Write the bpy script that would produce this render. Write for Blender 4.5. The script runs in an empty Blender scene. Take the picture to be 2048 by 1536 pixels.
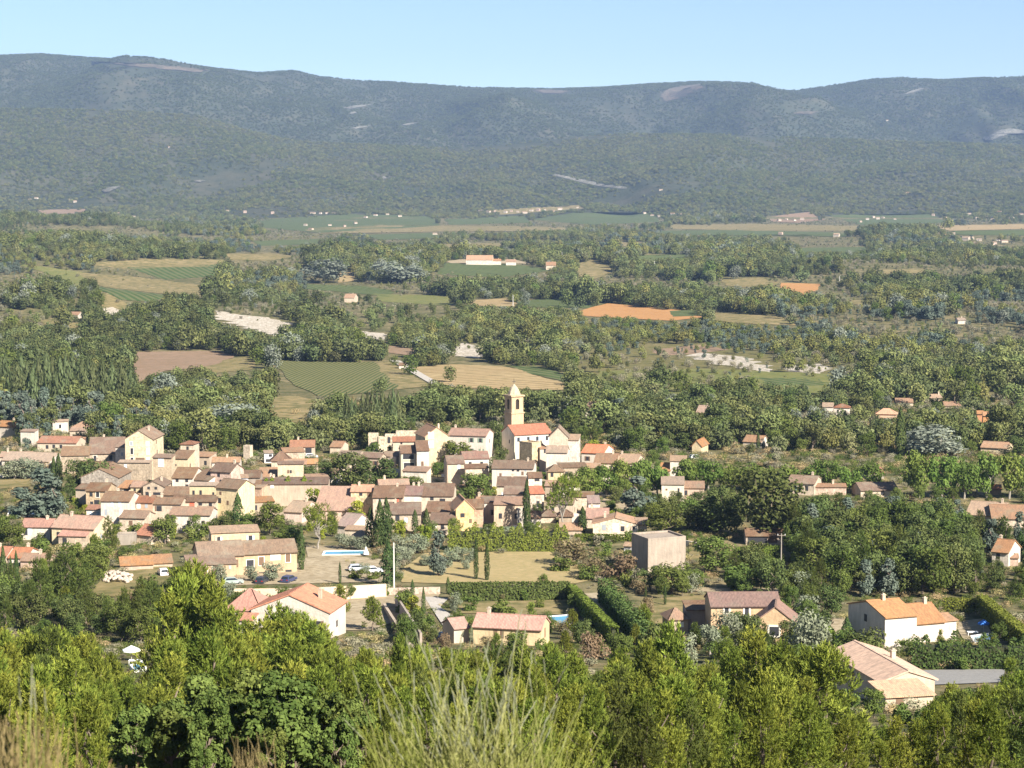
import bpy, bmesh, math, random
import numpy as np
from mathutils import Vector
R = math.radians
random.seed(7); rng = np.random.default_rng(7)
S = bpy.context.scene
COL = S.collection
# ---------------------------------------------------------------- camera
F = 4107.0                       # focal length in pixels of the 2048 wide photograph
PITCH = math.atan(388 / F)
cam_d = bpy.data.cameras.new('camera'); cam = bpy.data.objects.new('camera', cam_d); COL.objects.link(cam)
cam.location = (0, 0, 0); cam.rotation_euler = (math.pi / 2 - PITCH, 0, 0)
cam_d.sensor_width = 36; cam_d.lens = 36 * F / 2048
cam_d.clip_start = .5; cam_d.clip_end = 40000
cam_d.dof.use_dof = True; cam_d.dof.focus_distance = 500; cam_d.dof.aperture_fstop = 9
S.camera = cam
# ---------------------------------------------------------------- light
SUN_EL = R(34); SX, SY = .64, -.768           # the sun stands behind the camera, to the right
W = bpy.data.worlds.new('World'); S.world = W; W.use_nodes = True
nt = W.node_tree; nt.nodes.clear()
sky = nt.nodes.new('ShaderNodeTexSky'); sky.sky_type = 'NISHITA'; sky.sun_disc = False
sky.sun_elevation = SUN_EL; sky.sun_rotation = math.atan2(SX, SY); sky.altitude = 300
sky.air_density = .7; sky.dust_density = 0; sky.ozone_density = 1.6
bg = nt.nodes.new('ShaderNodeBackground'); bg.inputs[1].default_value = .055
wo = nt.nodes.new('ShaderNodeOutputWorld')
nt.links.new(sky.outputs[0], bg.inputs[0]); nt.links.new(bg.outputs[0], wo.inputs[0])
sun_d = bpy.data.lights.new('sun', 'SUN'); sun = bpy.data.objects.new('sun', sun_d); COL.objects.link(sun)
sun_d.energy = 5; sun_d.angle = R(.5); sun_d.color = (1, .935, .83)
sv = Vector((SX * math.cos(SUN_EL), SY * math.cos(SUN_EL), math.sin(SUN_EL)))
sun.rotation_euler = sv.to_track_quat('Z', 'Y').to_euler()
S.view_settings.view_transform = 'Standard'; S.view_settings.look = 'None'
S.view_settings.exposure = 1.38; S.view_settings.gamma = 1
S.render.engine = 'CYCLES'
cy = S.cycles
cy.max_bounces = 5; cy.diffuse_bounces = 3; cy.transmission_bounces = 3; cy.glossy_bounces = 2; cy.volume_bounces = 0
cy.caustics_reflective = False; cy.caustics_refractive = False
# ---------------------------------------------------------------- projection helpers
CP, SP = math.cos(PITCH), math.sin(PITCH)
def ray(px, py):
    a = (px - 1024) / F; b = (768 - py) / F
    return a, CP + b * SP, -SP + b * CP
def at(px, py, Y):
    a, b, c = ray(px, py); return Vector((a / b * Y, Y, c / b * Y))
def proj(x, y, z):
    dep = y * CP - z * SP; up = y * SP + z * CP
    return 1024 + F * x / dep, 768 - F * up / dep
# ---------------------------------------------------------------- noise
def vnoise(x, y, seed=0):
    x = np.asarray(x, float); y = np.asarray(y, float)
    xi = np.floor(x).astype(np.int64); yi = np.floor(y).astype(np.int64)
    fx = x - xi; fy = y - yi
    fx = fx * fx * (3 - 2 * fx); fy = fy * fy * (3 - 2 * fy)
    def h(a, b):
        n = (a * 374761393 + b * 668265263 + seed * 1442695041) & 0xffffffff
        n = ((n ^ (n >> 13)) * 1274126177) & 0xffffffff
        return ((n ^ (n >> 16)) & 0xffff) / 65535.0
    return ((h(xi, yi) * (1 - fx) + h(xi + 1, yi) * fx) * (1 - fy) + (h(xi, yi + 1) * (1 - fx) + h(xi + 1, yi + 1) * fx) * fy) * 2 - 1
def fbm(x, y, o=4, seed=0):
    s = 0; a = 1; t = 0
    for i in range(o):
        s = s + a * vnoise(np.asarray(x) * 2 ** i, np.asarray(y) * 2 ** i, seed + i); t += a; a *= .5
    return s / t
# ---------------------------------------------------------------- terrain height
PY = [-60, 0, 3, 8, 20, 60, 137, 200, 250, 300, 351, 400, 450, 520, 650, 900, 1200, 1800, 3250, 4200, 5300, 20000]
PZ = [-1.7, -1.7, -1.85, -2.62, -6.1, -18.2, -40, -54.5, -63, -70.6, -76.7, -79.3, -81, -82.4, -84.5, -92, -96, -95, -95, -88, -75, -75]
_yy = np.concatenate([np.arange(-60, 40, .5), np.arange(40, 700, 2), np.arange(700, 20000, 20)])
_zz = np.interp(_yy, PY, PZ)
BUMP = [(-620, 2350, 420, 230, 34), (-330, 1480, 130, 170, 24), (-60, 2500, 260, 160, 9), (420, 2300, 300, 200, 14), (250, 2650, 200, 130, 12),
        (330, 1500, 160, 180, 9), (900, 3600, 500, 300, 22), (-950, 3700, 420, 300, 40), (130, 2520, 55, 90, 12), (-240, 1020, 70, 60, 4)]
NX = np.array([-600, 0, 250, 400, 500, 600, 750, 900, 1050, 1150, 1250, 1450, 1600, 1800, 2048, 2600])
NR = np.array([225, 218, 222, 233, 262, 284, 290, 298, 286, 274, 269, 270, 277, 284, 292, 300])
FX = np.array([-600, -200, 0, 90, 180, 300, 420, 520, 590, 640, 700, 800, 900, 1000, 1100, 1200, 1300, 1400, 1500, 1550, 1590, 1650, 1740, 1800, 1870, 1950, 2048, 2300, 2700])
FR = np.array([150, 128, 112, 108, 115, 122, 135, 146, 141, 152, 160, 165, 172, 176, 178, 175, 168, 163, 166, 178, 181, 172, 158, 155, 160, 156, 153, 160, 170])
D0, DN, DV, DF = 5300., 7500., 8300., 11000.
def row_z(row, Y):
    b = (768 - row) / F
    return (-SP + b * CP) / (CP + b * SP) * Y
def sst(t):
    t = np.clip(t, 0, 1); return t * t * (3 - 2 * t)
def T(x, y):
    x = np.asarray(x, float); y = np.asarray(y, float)
    z = np.interp(y, _yy, _zz)
    for bx, by, rx, ry, h in BUMP:
        z = z + h * np.exp(-((x - bx) / rx) ** 2 - ((y - by) / ry) ** 2)
    z = z + 2.2 * sst((y - 900) / 500) * fbm(x / 160, y / 160, 3, 5)
    if np.any(y > D0):
        u = 1024 + F * x / np.maximum(y, 1) / 1.0
        zn = row_z(np.interp(u, NX, NR), DN); zf = row_z(np.interp(u, FX, FR), DF)
        gul = fbm(x / 520 + fbm(x / 900, y / 900, 2, 3) * .7, y / 1500, 4, 21)
        t = np.clip((y - D0) / (DN - D0), 0, 1)
        z1 = z + (zn - z) * t * (.55 + .45 * t) + 115 * gul * np.sin(math.pi * t) ** .8 * np.sqrt(1 - t * .9)
        t2 = sst((y - DN) / (DV - DN)); zv = np.minimum(zn - 75, zf * .5)
        z2 = zn + (zv - zn) * t2
        t3 = np.clip((y - DV) / (DF - DV), 0, 1)
        z3 = zv + (zf - zv) * (t3 * (1.55 - .55 * t3)) + 330 * gul * np.sin(math.pi * t3) ** .9 * (1 - t3)
        t4 = sst((y - DF) / 1500)
        z4 = zf + (-70 - zf) * t4
        h = np.where(y < DN, z1, np.where(y < DV, z2, np.where(y < DF, z3, z4)))
        z = np.where(y > D0, h, z)
    return z
def tz(x, y): return float(T(np.array([x]), np.array([y]))[0])
_ry = np.geomspace(4, 12000, 460)
def hit(px, py):
    """where the ray through a pixel of the photograph meets the terrain"""
    a, b, c = ray(px, py); Ys = _ry
    for _ in range(2):
        z = c / b * Ys - T(a / b * Ys, Ys); i = int(np.argmax(z < 0))
        if z[i] >= 0: i = len(Ys) - 1
        if i == 0: break
        lo, hi_ = Ys[i - 1], Ys[i]; zl, zh = z[i - 1], z[i]; Ys = np.linspace(lo, hi_, 14)
    if i == 0: Y = float(Ys[0])
    else: Y = float(lo + (hi_ - lo) * (zl / (zl - zh) if zl != zh else 1))
    return Vector((a / b * Y, Y, tz(a / b * Y, Y)))
# ---------------------------------------------------------------- object helpers
def tag(o, label=None, cat=None, group=None, kind=None):
    if label: o['label'] = label
    if cat: o['category'] = cat
    if group: o['group'] = group
    if kind: o['kind'] = kind
    return o
def empty(name, loc, label=None, cat=None, group=None):
    o = bpy.data.objects.new(name, None); COL.objects.link(o); o.location = loc
    o.empty_display_size = .5
    return tag(o, label, cat, group)
def link(name, me, parent=None, loc=(0, 0, 0), rz=0):
    o = bpy.data.objects.new(name, me); COL.objects.link(o)
    o.location = loc; o.rotation_euler = (0, 0, rz)
    if parent: o.parent = parent
    return o
def copy_tree(o, parent=None):
    c = o.copy(); COL.objects.link(c); c.parent = parent
    for ch in KIDS.get(o.name, []): copy_tree(ch, c)
    return c
KIDS = {}
def mesh_np(name, V, Fc, mats, mi=None, tint=None, uv=None, smooth=False):
    V = np.asarray(V, np.float32); Fc = np.asarray(Fc, np.int32); k = Fc.shape[1]; n = len(Fc)
    me = bpy.data.meshes.new(name)
    me.vertices.add(len(V)); me.vertices.foreach_set('co', V.ravel())
    me.loops.add(n * k); me.loops.foreach_set('vertex_index', Fc.ravel())
    me.polygons.add(n); me.polygons.foreach_set('loop_start', np.arange(0, n * k, k, dtype=np.int32))
    for m in mats: me.materials.append(m)
    if mi is not None: me.polygons.foreach_set('material_index', np.asarray(mi, np.int32))
    if smooth: me.polygons.foreach_set('use_smooth', np.ones(n, bool))
    me.update(calc_edges=True)
    if tint is not None:
        at_ = me.attributes.new('tint', 'FLOAT', 'FACE'); at_.data.foreach_set('value', np.asarray(tint, np.float32))
    return me
class MB:
    """collects polygons (any size) for one mesh"""
    def __init__(s): s.v = []; s.f = []; s.uv = []
    def poly(s, pts, uv=None):
        i = len(s.v); s.v += [tuple(p) for p in pts]; s.f.append(list(range(i, i + len(pts))))
        s.uv += list(uv) if uv else [(p[0] + p[1] * .3, p[2] + p[1]) for p in pts]
    def box(s, x0, x1, y0, y1, z0, z1):
        p = [(x0, y0, z0), (x1, y0, z0), (x1, y1, z0), (x0, y1, z0), (x0, y0, z1), (x1, y0, z1), (x1, y1, z1), (x0, y1, z1)]
        for q in ((3, 2, 1, 0), (4, 5, 6, 7), (0, 1, 5, 4), (1, 2, 6, 5), (2, 3, 7, 6), (3, 0, 4, 7)): s.poly([p[i] for i in q])
    def tube(s, pts, rad, n=7):
        rings = []
        for i, p in enumerate(pts):
            p = Vector(p); d = (Vector(pts[min(i + 1, len(pts) - 1)]) - Vector(pts[max(i - 1, 0)])).normalized()
            a = d.orthogonal().normalized(); b = d.cross(a)
            rings.append([p + (a * math.cos(t) + b * math.sin(t)) * rad[i] for t in [2 * math.pi * k / n for k in range(n)]])
        for r0, r1 in zip(rings, rings[1:]):
            for k in range(n): s.poly([r0[k], r0[(k + 1) % n], r1[(k + 1) % n], r1[k]])
        s.poly(rings[0][::-1]); s.poly(rings[-1])
    def slab(s, q, th, lift=.04):
        """roof slab: q = eave left, eave right, top right, top left; uv in metres"""
        q = [Vector(p) for p in q]; n = (q[1] - q[0]).cross(q[3] - q[0]).normalized()
        e = (q[1] - q[0]).normalized(); w = n.cross(e)
        lo = [p + n * lift for p in q]; hi = [p + n * (lift + th) for p in q]
        uvf = lambda ps: [((p - q[0]).dot(e), (p - q[0]).dot(w)) for p in ps]
        s.poly(hi, uvf(hi)); s.poly(lo[::-1], uvf(lo[::-1]))
        for i in range(len(q)):
            j = (i + 1) % len(q); f = [lo[i], lo[j], hi[j], hi[i]]; s.poly(f, uvf(f))
    def mesh(s, name, mat, smooth=False):
        me = bpy.data.meshes.new(name); me.from_pydata(s.v, [], s.f)
        uvl = me.uv_layers.new(name='UVMap'); uvl.data.foreach_set('uv', np.array(s.uv, np.float32).ravel())
        for m in (mat if isinstance(mat, (list, tuple)) else [mat]): me.materials.append(m)
        if smooth: me.polygons.foreach_set('use_smooth', np.ones(len(me.polygons), bool))
        return me
    def build(s, name, mat, parent=None, loc=(0, 0, 0), rz=0, smooth=False):
        return link(name, s.mesh(name, mat, smooth), parent, loc, rz)
# ---------------------------------------------------------------- materials
def new_mat(name):
    m = bpy.data.materials.new(name); m.use_nodes = True
    n = m.node_tree.nodes; n.clear(); return m, n, m.node_tree.links
def rgb(c): return (c[0], c[1], c[2], 1)
_mc = {}
def plain(name, c, var=.12, scale=1.2, rough=.9, bump=0, spec=.2, metal=0):
    key = (name, tuple(c))
    if key in _mc: return _mc[key]
    m, n, l = new_mat(name)
    b = n.new('ShaderNodeBsdfPrincipled'); o = n.new('ShaderNodeOutputMaterial'); l.new(b.outputs[0], o.inputs[0])
    b.inputs['Roughness'].default_value = rough; b.inputs['Specular IOR Level'].default_value = spec; b.inputs['Metallic'].default_value = metal
    tc = n.new('ShaderNodeTexCoord')
    n1 = n.new('ShaderNodeTexNoise'); n1.inputs['Scale'].default_value = scale; n1.inputs['Detail'].default_value = 6; n1.inputs['Roughness'].default_value = .65
    l.new(tc.outputs['Object'], n1.inputs[0])
    mr = n.new('ShaderNodeMapRange'); mr.inputs[1].default_value = .3; mr.inputs[2].default_value = .7
    mr.inputs[3].default_value = 1 - var; mr.inputs[4].default_value = 1 + var; l.new(n1.outputs[0], mr.inputs[0])
    mx = n.new('ShaderNodeMix'); mx.data_type = 'RGBA'; mx.blend_type = 'MULTIPLY'; mx.inputs[0].default_value = 1
    mx.inputs[6].default_value = rgb(c); l.new(mr.outputs[0], mx.inputs[7]); l.new(mx.outputs[2], b.inputs[0])
    if bump:
        bp = n.new('ShaderNodeBump'); bp.inputs['Strength'].default_value = bump; bp.inputs['Distance'].default_value = .1
        n2 = n.new('ShaderNodeTexNoise'); n2.inputs['Scale'].default_value = scale * 8; l.new(tc.outputs['Object'], n2.inputs[0])
        l.new(n2.outputs[0], bp.inputs['Height']); l.new(bp.outputs[0], b.inputs['Normal'])
    _mc[key] = m; return m
def wall_mat(c, stone=0.):
    c = (c[0] * .9, c[1] * .865, c[2] * .84)
    key = ('wall', tuple(c), stone)
    if key in _mc: return _mc[key]
    m, n, l = new_mat('plaster' if not stone else 'rubble_stone')
    b = n.new('ShaderNodeBsdfPrincipled'); o = n.new('ShaderNodeOutputMaterial'); l.new(b.outputs[0], o.inputs[0])
    b.inputs['Roughness'].default_value = .92; b.inputs['Specular IOR Level'].default_value = .15
    tc = n.new('ShaderNodeTexCoord')
    n1 = n.new('ShaderNodeTexNoise'); n1.inputs['Scale'].default_value = .35; n1.inputs['Detail'].default_value = 5; l.new(tc.outputs['Object'], n1.inputs[0])
    mp = n.new('ShaderNodeMapping'); mp.inputs['Scale'].default_value = (2.2, 2.2, .35); l.new(tc.outputs['Object'], mp.inputs[0])
    n3 = n.new('ShaderNodeTexNoise'); n3.inputs['Scale'].default_value = 1; n3.inputs['Detail'].default_value = 4; l.new(mp.outputs[0], n3.inputs[0])
    ad = n.new('ShaderNodeMath'); ad.operation = 'ADD'; l.new(n1.outputs[0], ad.inputs[0]); l.new(n3.outputs[0], ad.inputs[1])
    mr = n.new('ShaderNodeMapRange'); mr.inputs[1].default_value = .7; mr.inputs[2].default_value = 1.3
    v = .2 + .1 * stone
    mr.inputs[3].default_value = 1 - v; mr.inputs[4].default_value = 1 + v * .7; l.new(ad.outputs[0], mr.inputs[0])
    mx = n.new('ShaderNodeMix'); mx.data_type = 'RGBA'; mx.blend_type = 'MULTIPLY'; mx.inputs[0].default_value = 1
    mx.inputs[6].default_value = rgb(c); l.new(mr.outputs[0], mx.inputs[7]); last = mx.outputs[2]
    if stone:
        vo = n.new('ShaderNodeTexVoronoi'); vo.inputs['Scale'].default_value = 2.6; l.new(tc.outputs['Object'], vo.inputs[0])
        m2 = n.new('ShaderNodeMix'); m2.data_type = 'RGBA'; m2.blend_type = 'OVERLAY'; m2.inputs[0].default_value = .45 * stone
        bw = n.new('ShaderNodeRGBToBW'); l.new(vo.outputs['Color'], bw.inputs[0])
        l.new(last, m2.inputs[6]); l.new(bw.outputs[0], m2.inputs[7]); last = m2.outputs[2]
    bp = n.new('ShaderNodeBump'); bp.inputs['Strength'].default_value = .6; bp.inputs['Distance'].default_value = .12
    n4 = n.new('ShaderNodeTexNoise'); n4.inputs['Scale'].default_value = 2.2; n4.inputs['Detail'].default_value = 5; l.new(tc.outputs['Object'], n4.inputs[0]); l.new(n4.outputs[0], bp.inputs['Height']); l.new(bp.outputs[0], b.inputs['Normal'])
    l.new(last, b.inputs[0]); _mc[key] = m; return m
def roof_mat(c, c2=None, old=.5):
    c = (c[0] * .9, c[1] * .8, c[2] * .72)
    key = ('roof', tuple(c), old)
    if key in _mc: return _mc[key]
    c2 = c2 or (c[0] * .62, c[1] * .66, c[2] * .72)
    m, n, l = new_mat('clay_tiles')
    b = n.new('ShaderNodeBsdfPrincipled'); o = n.new('ShaderNodeOutputMaterial'); l.new(b.outputs[0], o.inputs[0])
    b.inputs['Roughness'].default_value = .9; b.inputs['Specular IOR Level'].default_value = .15
    uv = n.new('ShaderNodeUVMap')
    mp = n.new('ShaderNodeMapping'); mp.inputs['Scale'].default_value = (4.2, 2.4, 1); l.new(uv.outputs[0], mp.inputs[0])
    wn = n.new('ShaderNodeTexVoronoi'); wn.inputs['Scale'].default_value = 1; wn.inputs['Randomness'].default_value = .35; l.new(mp.outputs[0], wn.inputs[0])
    bw = n.new('ShaderNodeRGBToBW'); l.new(wn.outputs['Color'], bw.inputs[0])
    oi = n.new('ShaderNodeObjectInfo')
    va = n.new('ShaderNodeVectorMath'); va.operation = 'ADD'; l.new(uv.outputs[0], va.inputs[0])
    cb = n.new('ShaderNodeCombineXYZ'); l.new(oi.outputs['Random'], cb.inputs[0]); 
    sc = n.new('ShaderNodeVectorMath'); sc.operation = 'SCALE'; sc.inputs['Scale'].default_value = 90; l.new(cb.outputs[0], sc.inputs[0]); l.new(sc.outputs[0], va.inputs[1])
    mp2 = n.new('ShaderNodeMapping'); mp2.inputs['Scale'].default_value = (1.6, .28, 1); l.new(va.outputs[0], mp2.inputs[0])
    n1 = n.new('ShaderNodeTexNoise'); n1.inputs['Scale'].default_value = .9; n1.inputs['Detail'].default_value = 5; n1.inputs['Roughness'].default_value = .7; l.new(mp2.outputs[0], n1.inputs[0])
    n2 = n.new('ShaderNodeTexNoise'); n2.inputs['Scale'].default_value = .33; n2.inputs['Detail'].default_value = 5; l.new(va.outputs[0], n2.inputs[0])
    s1 = n.new('ShaderNodeMath'); s1.operation = 'MULTIPLY_ADD'; s1.inputs[1].default_value = .45; l.new(bw.outputs[0], s1.inputs[0]); l.new(n1.outputs[0], s1.inputs[2])
    mr = n.new('ShaderNodeMapRange'); mr.inputs[1].default_value = .42; mr.inputs[2].default_value = 1.02; l.new(s1.outputs[0], mr.inputs[0])
    mx = n.new('ShaderNodeMix'); mx.data_type = 'RGBA'; mx.inputs[6].default_value = rgb(c2); mx.inputs[7].default_value = rgb((c[0] * 1.12, c[1] * 1.12, c[2] * 1.12)); l.new(mr.outputs[0], mx.inputs[0])
    mr2 = n.new('ShaderNodeMapRange'); mr2.inputs[1].default_value = .5; mr2.inputs[2].default_value = .68; mr2.inputs[4].default_value = old; l.new(n2.outputs[0], mr2.inputs[0])
    m2 = n.new('ShaderNodeMix'); m2.data_type = 'RGBA'; l.new(mr2.outputs[0], m2.inputs[0]); l.new(mx.outputs[2], m2.inputs[6]); m2.inputs[7].default_value = (.23, .2, .14, 1)
    hs = n.new('ShaderNodeHueSaturation'); l.new(m2.outputs[2], hs.inputs['Color'])
    for k_, lo_, hi_, ml_ in (('Value', .84, 1.18, 3.7), ('Hue', .498, .503, 9.1), ('Saturation', .82, 1.12, 5.3)):
        q1 = n.new('ShaderNodeMath'); q1.operation = 'MULTIPLY'; q1.inputs[1].default_value = ml_; l.new(oi.outputs['Random'], q1.inputs[0])
        q2 = n.new('ShaderNodeMath'); q2.operation = 'FRACT'; l.new(q1.outputs[0], q2.inputs[0])
        q3 = n.new('ShaderNodeMapRange'); q3.inputs[3].default_value = lo_; q3.inputs[4].default_value = hi_; l.new(q2.outputs[0], q3.inputs[0]); l.new(q3.outputs[0], hs.inputs[k_])
    l.new(hs.outputs[0], b.inputs[0])
    wv = n.new('ShaderNodeTexWave'); wv.bands_direction = 'X'; wv.inputs['Scale'].default_value = 1.35; l.new(uv.outputs[0], wv.inputs[0])
    bp = n.new('ShaderNodeBump'); bp.inputs['Strength'].default_value = .5; bp.inputs['Distance'].default_value = .08
    l.new(wv.outputs[0], bp.inputs['Height']); l.new(bp.outputs[0], b.inputs['Normal'])
    _mc[key] = m; return m
def leaf_mat(name, c1, c2, tr=.3, vary=.22):
    c1 = tuple(v * 1.14 for v in c1); c2 = tuple(v * 1.14 for v in c2)
    m, n, l = new_mat(name)
    o = n.new('ShaderNodeOutputMaterial'); mixs = n.new('ShaderNodeMixShader'); mixs.inputs[0].default_value = tr
    d = n.new('ShaderNodeBsdfDiffuse'); t = n.new('ShaderNodeBsdfTranslucent')
    a = n.new('ShaderNodeAttribute'); a.attribute_name = 'tint'
    oi = n.new('ShaderNodeObjectInfo')
    mx = n.new('ShaderNodeMix'); mx.data_type = 'RGBA'; mx.inputs[6].default_value = rgb(c1); mx.inputs[7].default_value = rgb(c2)
    l.new(a.outputs['Fac'], mx.inputs[0])
    hs = n.new('ShaderNodeHueSaturation'); l.new(mx.outputs[2], hs.inputs['Color'])
    mr = n.new('ShaderNodeMapRange'); mr.inputs[3].default_value = 1 - vary; mr.inputs[4].default_value = 1 + vary; l.new(oi.outputs['Random'], mr.inputs[0]); l.new(mr.outputs[0], hs.inputs['Value'])
    ml = n.new('ShaderNodeMath'); ml.operation = 'MULTIPLY'; ml.inputs[1].default_value = 7.31; l.new(oi.outputs['Random'], ml.inputs[0])
    fr = n.new('ShaderNodeMath'); fr.operation = 'FRACT'; l.new(ml.outputs[0], fr.inputs[0])
    m3 = n.new('ShaderNodeMapRange'); m3.inputs[3].default_value = .5 - .022; m3.inputs[4].default_value = .5 + .018; l.new(fr.outputs[0], m3.inputs[0]); l.new(m3.outputs[0], hs.inputs['Hue'])
    l.new(hs.outputs[0], d.inputs[0]); l.new(hs.outputs[0], t.inputs[0])
    l.new(d.outputs[0], mixs.inputs[1]); l.new(t.outputs[0], mixs.inputs[2]); l.new(mixs.outputs[0], o.inputs[0])
    return m
def ground_mat(name, cols, scale, detail=6, thr=(.35, .65), bump=0., stripes=None):
    """cols: 3 colours mixed by two noises in world coordinates; stripes=(angle, period, colour, weight) for ploughed or planted rows"""
    m, n, l = new_mat(name)
    b = n.new('ShaderNodeBsdfPrincipled'); o = n.new('ShaderNodeOutputMaterial'); l.new(b.outputs[0], o.inputs[0])
    b.inputs['Roughness'].default_value = 1; b.inputs['Specular IOR Level'].default_value = .05
    g = n.new('ShaderNodeNewGeometry')
    n1 = n.new('ShaderNodeTexNoise'); n1.inputs['Scale'].default_value = scale; n1.inputs['Detail'].default_value = detail; n1.inputs['Roughness'].default_value = .65; l.new(g.outputs['Position'], n1.inputs[0])
    n2 = n.new('ShaderNodeTexNoise'); n2.inputs['Scale'].default_value = scale * 5.3; n2.inputs['Detail'].default_value = detail; n2.inputs['Roughness'].default_value = .7; l.new(g.outputs['Position'], n2.inputs[0])
    r1 = n.new('ShaderNodeMapRange'); r1.inputs[1].default_value, r1.inputs[2].default_value = thr; l.new(n1.outputs[0], r1.inputs[0])
    r2 = n.new('ShaderNodeMapRange'); r2.inputs[1].default_value, r2.inputs[2].default_value = .42, .62; l.new(n2.outputs[0], r2.inputs[0])
    a = n.new('ShaderNodeMix'); a.data_type = 'RGBA'; a.inputs[6].default_value = rgb(cols[0]); a.inputs[7].default_value = rgb(cols[1]); l.new(r1.outputs[0], a.inputs[0])
    c = n.new('ShaderNodeMix'); c.data_type = 'RGBA'; l.new(r2.outputs[0], c.inputs[0]); l.new(a.outputs[2], c.inputs[6]); c.inputs[7].default_value = rgb(cols[2]); last = c.outputs[2]
    if stripes:
        ang, per, sc, wgt = stripes
        mp = n.new('ShaderNodeMapping'); mp.vector_type = 'POINT'; mp.inputs['Rotation'].default_value = (0, 0, ang); l.new(g.outputs['Position'], mp.inputs[0])
        wv = n.new('ShaderNodeTexWave'); wv.inputs['Scale'].default_value = .314 / per; wv.inputs['Distortion'].default_value = .6; wv.inputs['Detail'].default_value = 3; l.new(mp.outputs[0], wv.inputs[0])
        r3 = n.new('ShaderNodeMapRange'); r3.inputs[1].default_value = .35; r3.inputs[2].default_value = .6; r3.inputs[4].default_value = wgt; l.new(wv.outputs['Fac'], r3.inputs[0])
        e = n.new('ShaderNodeMix'); e.data_type = 'RGBA'; l.new(r3.outputs[0], e.inputs[0]); l.new(last, e.inputs[6]); e.inputs[7].default_value = rgb(sc); last = e.outputs[2]
    l.new(last, b.inputs[0])
    if bump:
        bp = n.new('ShaderNodeBump'); bp.inputs['Strength'].default_value = 1; bp.inputs['Distance'].default_value = bump
        l.new(n2.outputs[0], bp.inputs['Height']); l.new(bp.outputs[0], b.inputs['Normal'])
    return m
# ---------------------------------------------------------------- ground and hills
def grid_sheet(name, Us, Ds, off, mat):
    U, D = np.meshgrid(Us, Ds); X = U * (np.maximum(D, 0) + off); Z = T(X, D)
    V = np.stack([X, D, Z], -1).reshape(-1, 3); nu, nd = len(Us), len(Ds)
    i = (np.arange(nd - 1)[:, None] * nu + np.arange(nu - 1)[None, :]).ravel()
    Fq = np.stack([i, i + 1, i + nu + 1, i + nu], -1)
    o = link(name, mesh_np(name, V, Fq, [mat], smooth=True)); tag(o, kind='structure'); return o
M_ground = ground_mat('dry_scrub_ground', [(.115, .105, .05), (.25, .2, .11), (.07, .078, .032)], .035, bump=.4)
M_hill = ground_mat('forested_slope', [(.056, .064, .037), (.092, .086, .053), (.045, .054, .031)], .0028, thr=(.4, .62), bump=9)
ds = np.concatenate([np.linspace(-40, 2, 12), np.geomspace(3, D0 + 60, 460)])
grid_sheet('ground', np.linspace(-.46, .46, 331), ds, 60, M_ground)
dh = np.concatenate([np.linspace(D0 + 10, DN, 90), np.linspace(DN + 40, DV, 24)[0:], np.linspace(DV + 40, DF, 110), np.linspace(DF + 60, DF + 1500, 14)])
grid_sheet('hills', np.linspace(-.4, .4, 560), dh, 0, M_hill)
SOFT = []
FIELDS = []                     # pixel polygons kept free of trees
def pinside(px, py, poly):
    px = np.asarray(px); py = np.asarray(py); r = np.zeros(px.shape, bool); n = len(poly)
    for i in range(n):
        x0, y0 = poly[i]; x1, y1 = poly[(i + 1) % n]
        if y0 == y1: continue
        c = ((y0 > py) != (y1 > py)) & (px < (x1 - x0) * (py - y0) / (y1 - y0) + x0); r ^= c
    return r
def patch(name, poly, mat, off=.25, rows=14, cols=22, keep=True, jag=0.):
    """a field draped on the terrain; poly is its outline as seen, each vertex is dropped on the ground where it lies"""
    ys = [p[1] for p in poly]; y0, y1 = min(ys), max(ys); L = []
    rows = int(rows * 1.7); sd = random.randint(0, 999)
    for k in range(rows + 1):
        y = y0 + (y1 - y0) * min(max(k / rows, .004), .996); xs = []
        for i in range(len(poly)):
            a, b = poly[i], poly[(i + 1) % len(poly)]
            if (a[1] > y) != (b[1] > y): xs.append(a[0] + (b[0] - a[0]) * (y - a[1]) / (b[1] - a[1]))
        xa, xb = min(xs), max(xs); w = (xb - xa) * max(jag, .012); wv = min(9, .06 * (xb - xa)) if jag < .1 and y < 1000 else 0
        xa += wv * float(vnoise(k * .45, 1.5, sd)); xb += wv * float(vnoise(k * .45, 9.5, sd))
        xa += random.uniform(0, w); xb -= random.uniform(0, w)
        L.append([hit(xa + (xb - xa) * j / cols, y) + Vector((0, 0, off)) for j in range(cols + 1)])
    V = [p for r in L for p in r]; n = cols + 1
    Fq = [(i * n + j, i * n + j + 1, (i + 1) * n + j + 1, (i + 1) * n + j)[::-1] for i in range(rows) for j in range(cols)]
    o = link(name, mesh_np(name, [tuple(v) for v in V], Fq, [mat], smooth=True)); tag(o, kind='structure')
    (FIELDS if keep is True else SOFT if keep == 'soft' else []).append(poly)
    return o
HAZE = 4.4e-5
# ---------------------------------------------------------------- fields, roads, bare ground
M_stub = ground_mat('stubble', [(.26, .18, .088), (.35, .26, .135), (.19, .145, .066)], .03, stripes=(.9, 9, (.48, .36, .2), .45))
M_tan = ground_mat('dry_grass_field', [(.21, .165, .075), (.3, .23, .12), (.12, .115, .046)], .03)
M_lawn = ground_mat('parched_lawn', [(.33, .25, .125), (.4, .3, .16), (.27, .225, .105)], .12, stripes=(1.45, 2.2, (.29, .24, .11), .4))
M_soil = ground_mat('brown_soil', [(.24, .16, .105), (.29, .2, .14), (.2, .145, .09)], .05)
M_orange = ground_mat('orange_ploughed_earth', [(.36, .17, .06), (.42, .22, .085), (.3, .15, .06)], .05, stripes=(1.35, 9, (.46, .27, .12), .6))
M_white = ground_mat('white_marl', [(.5, .44, .36), (.6, .54, .46), (.27, .23, .16)], .09, bump=1.)
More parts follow.
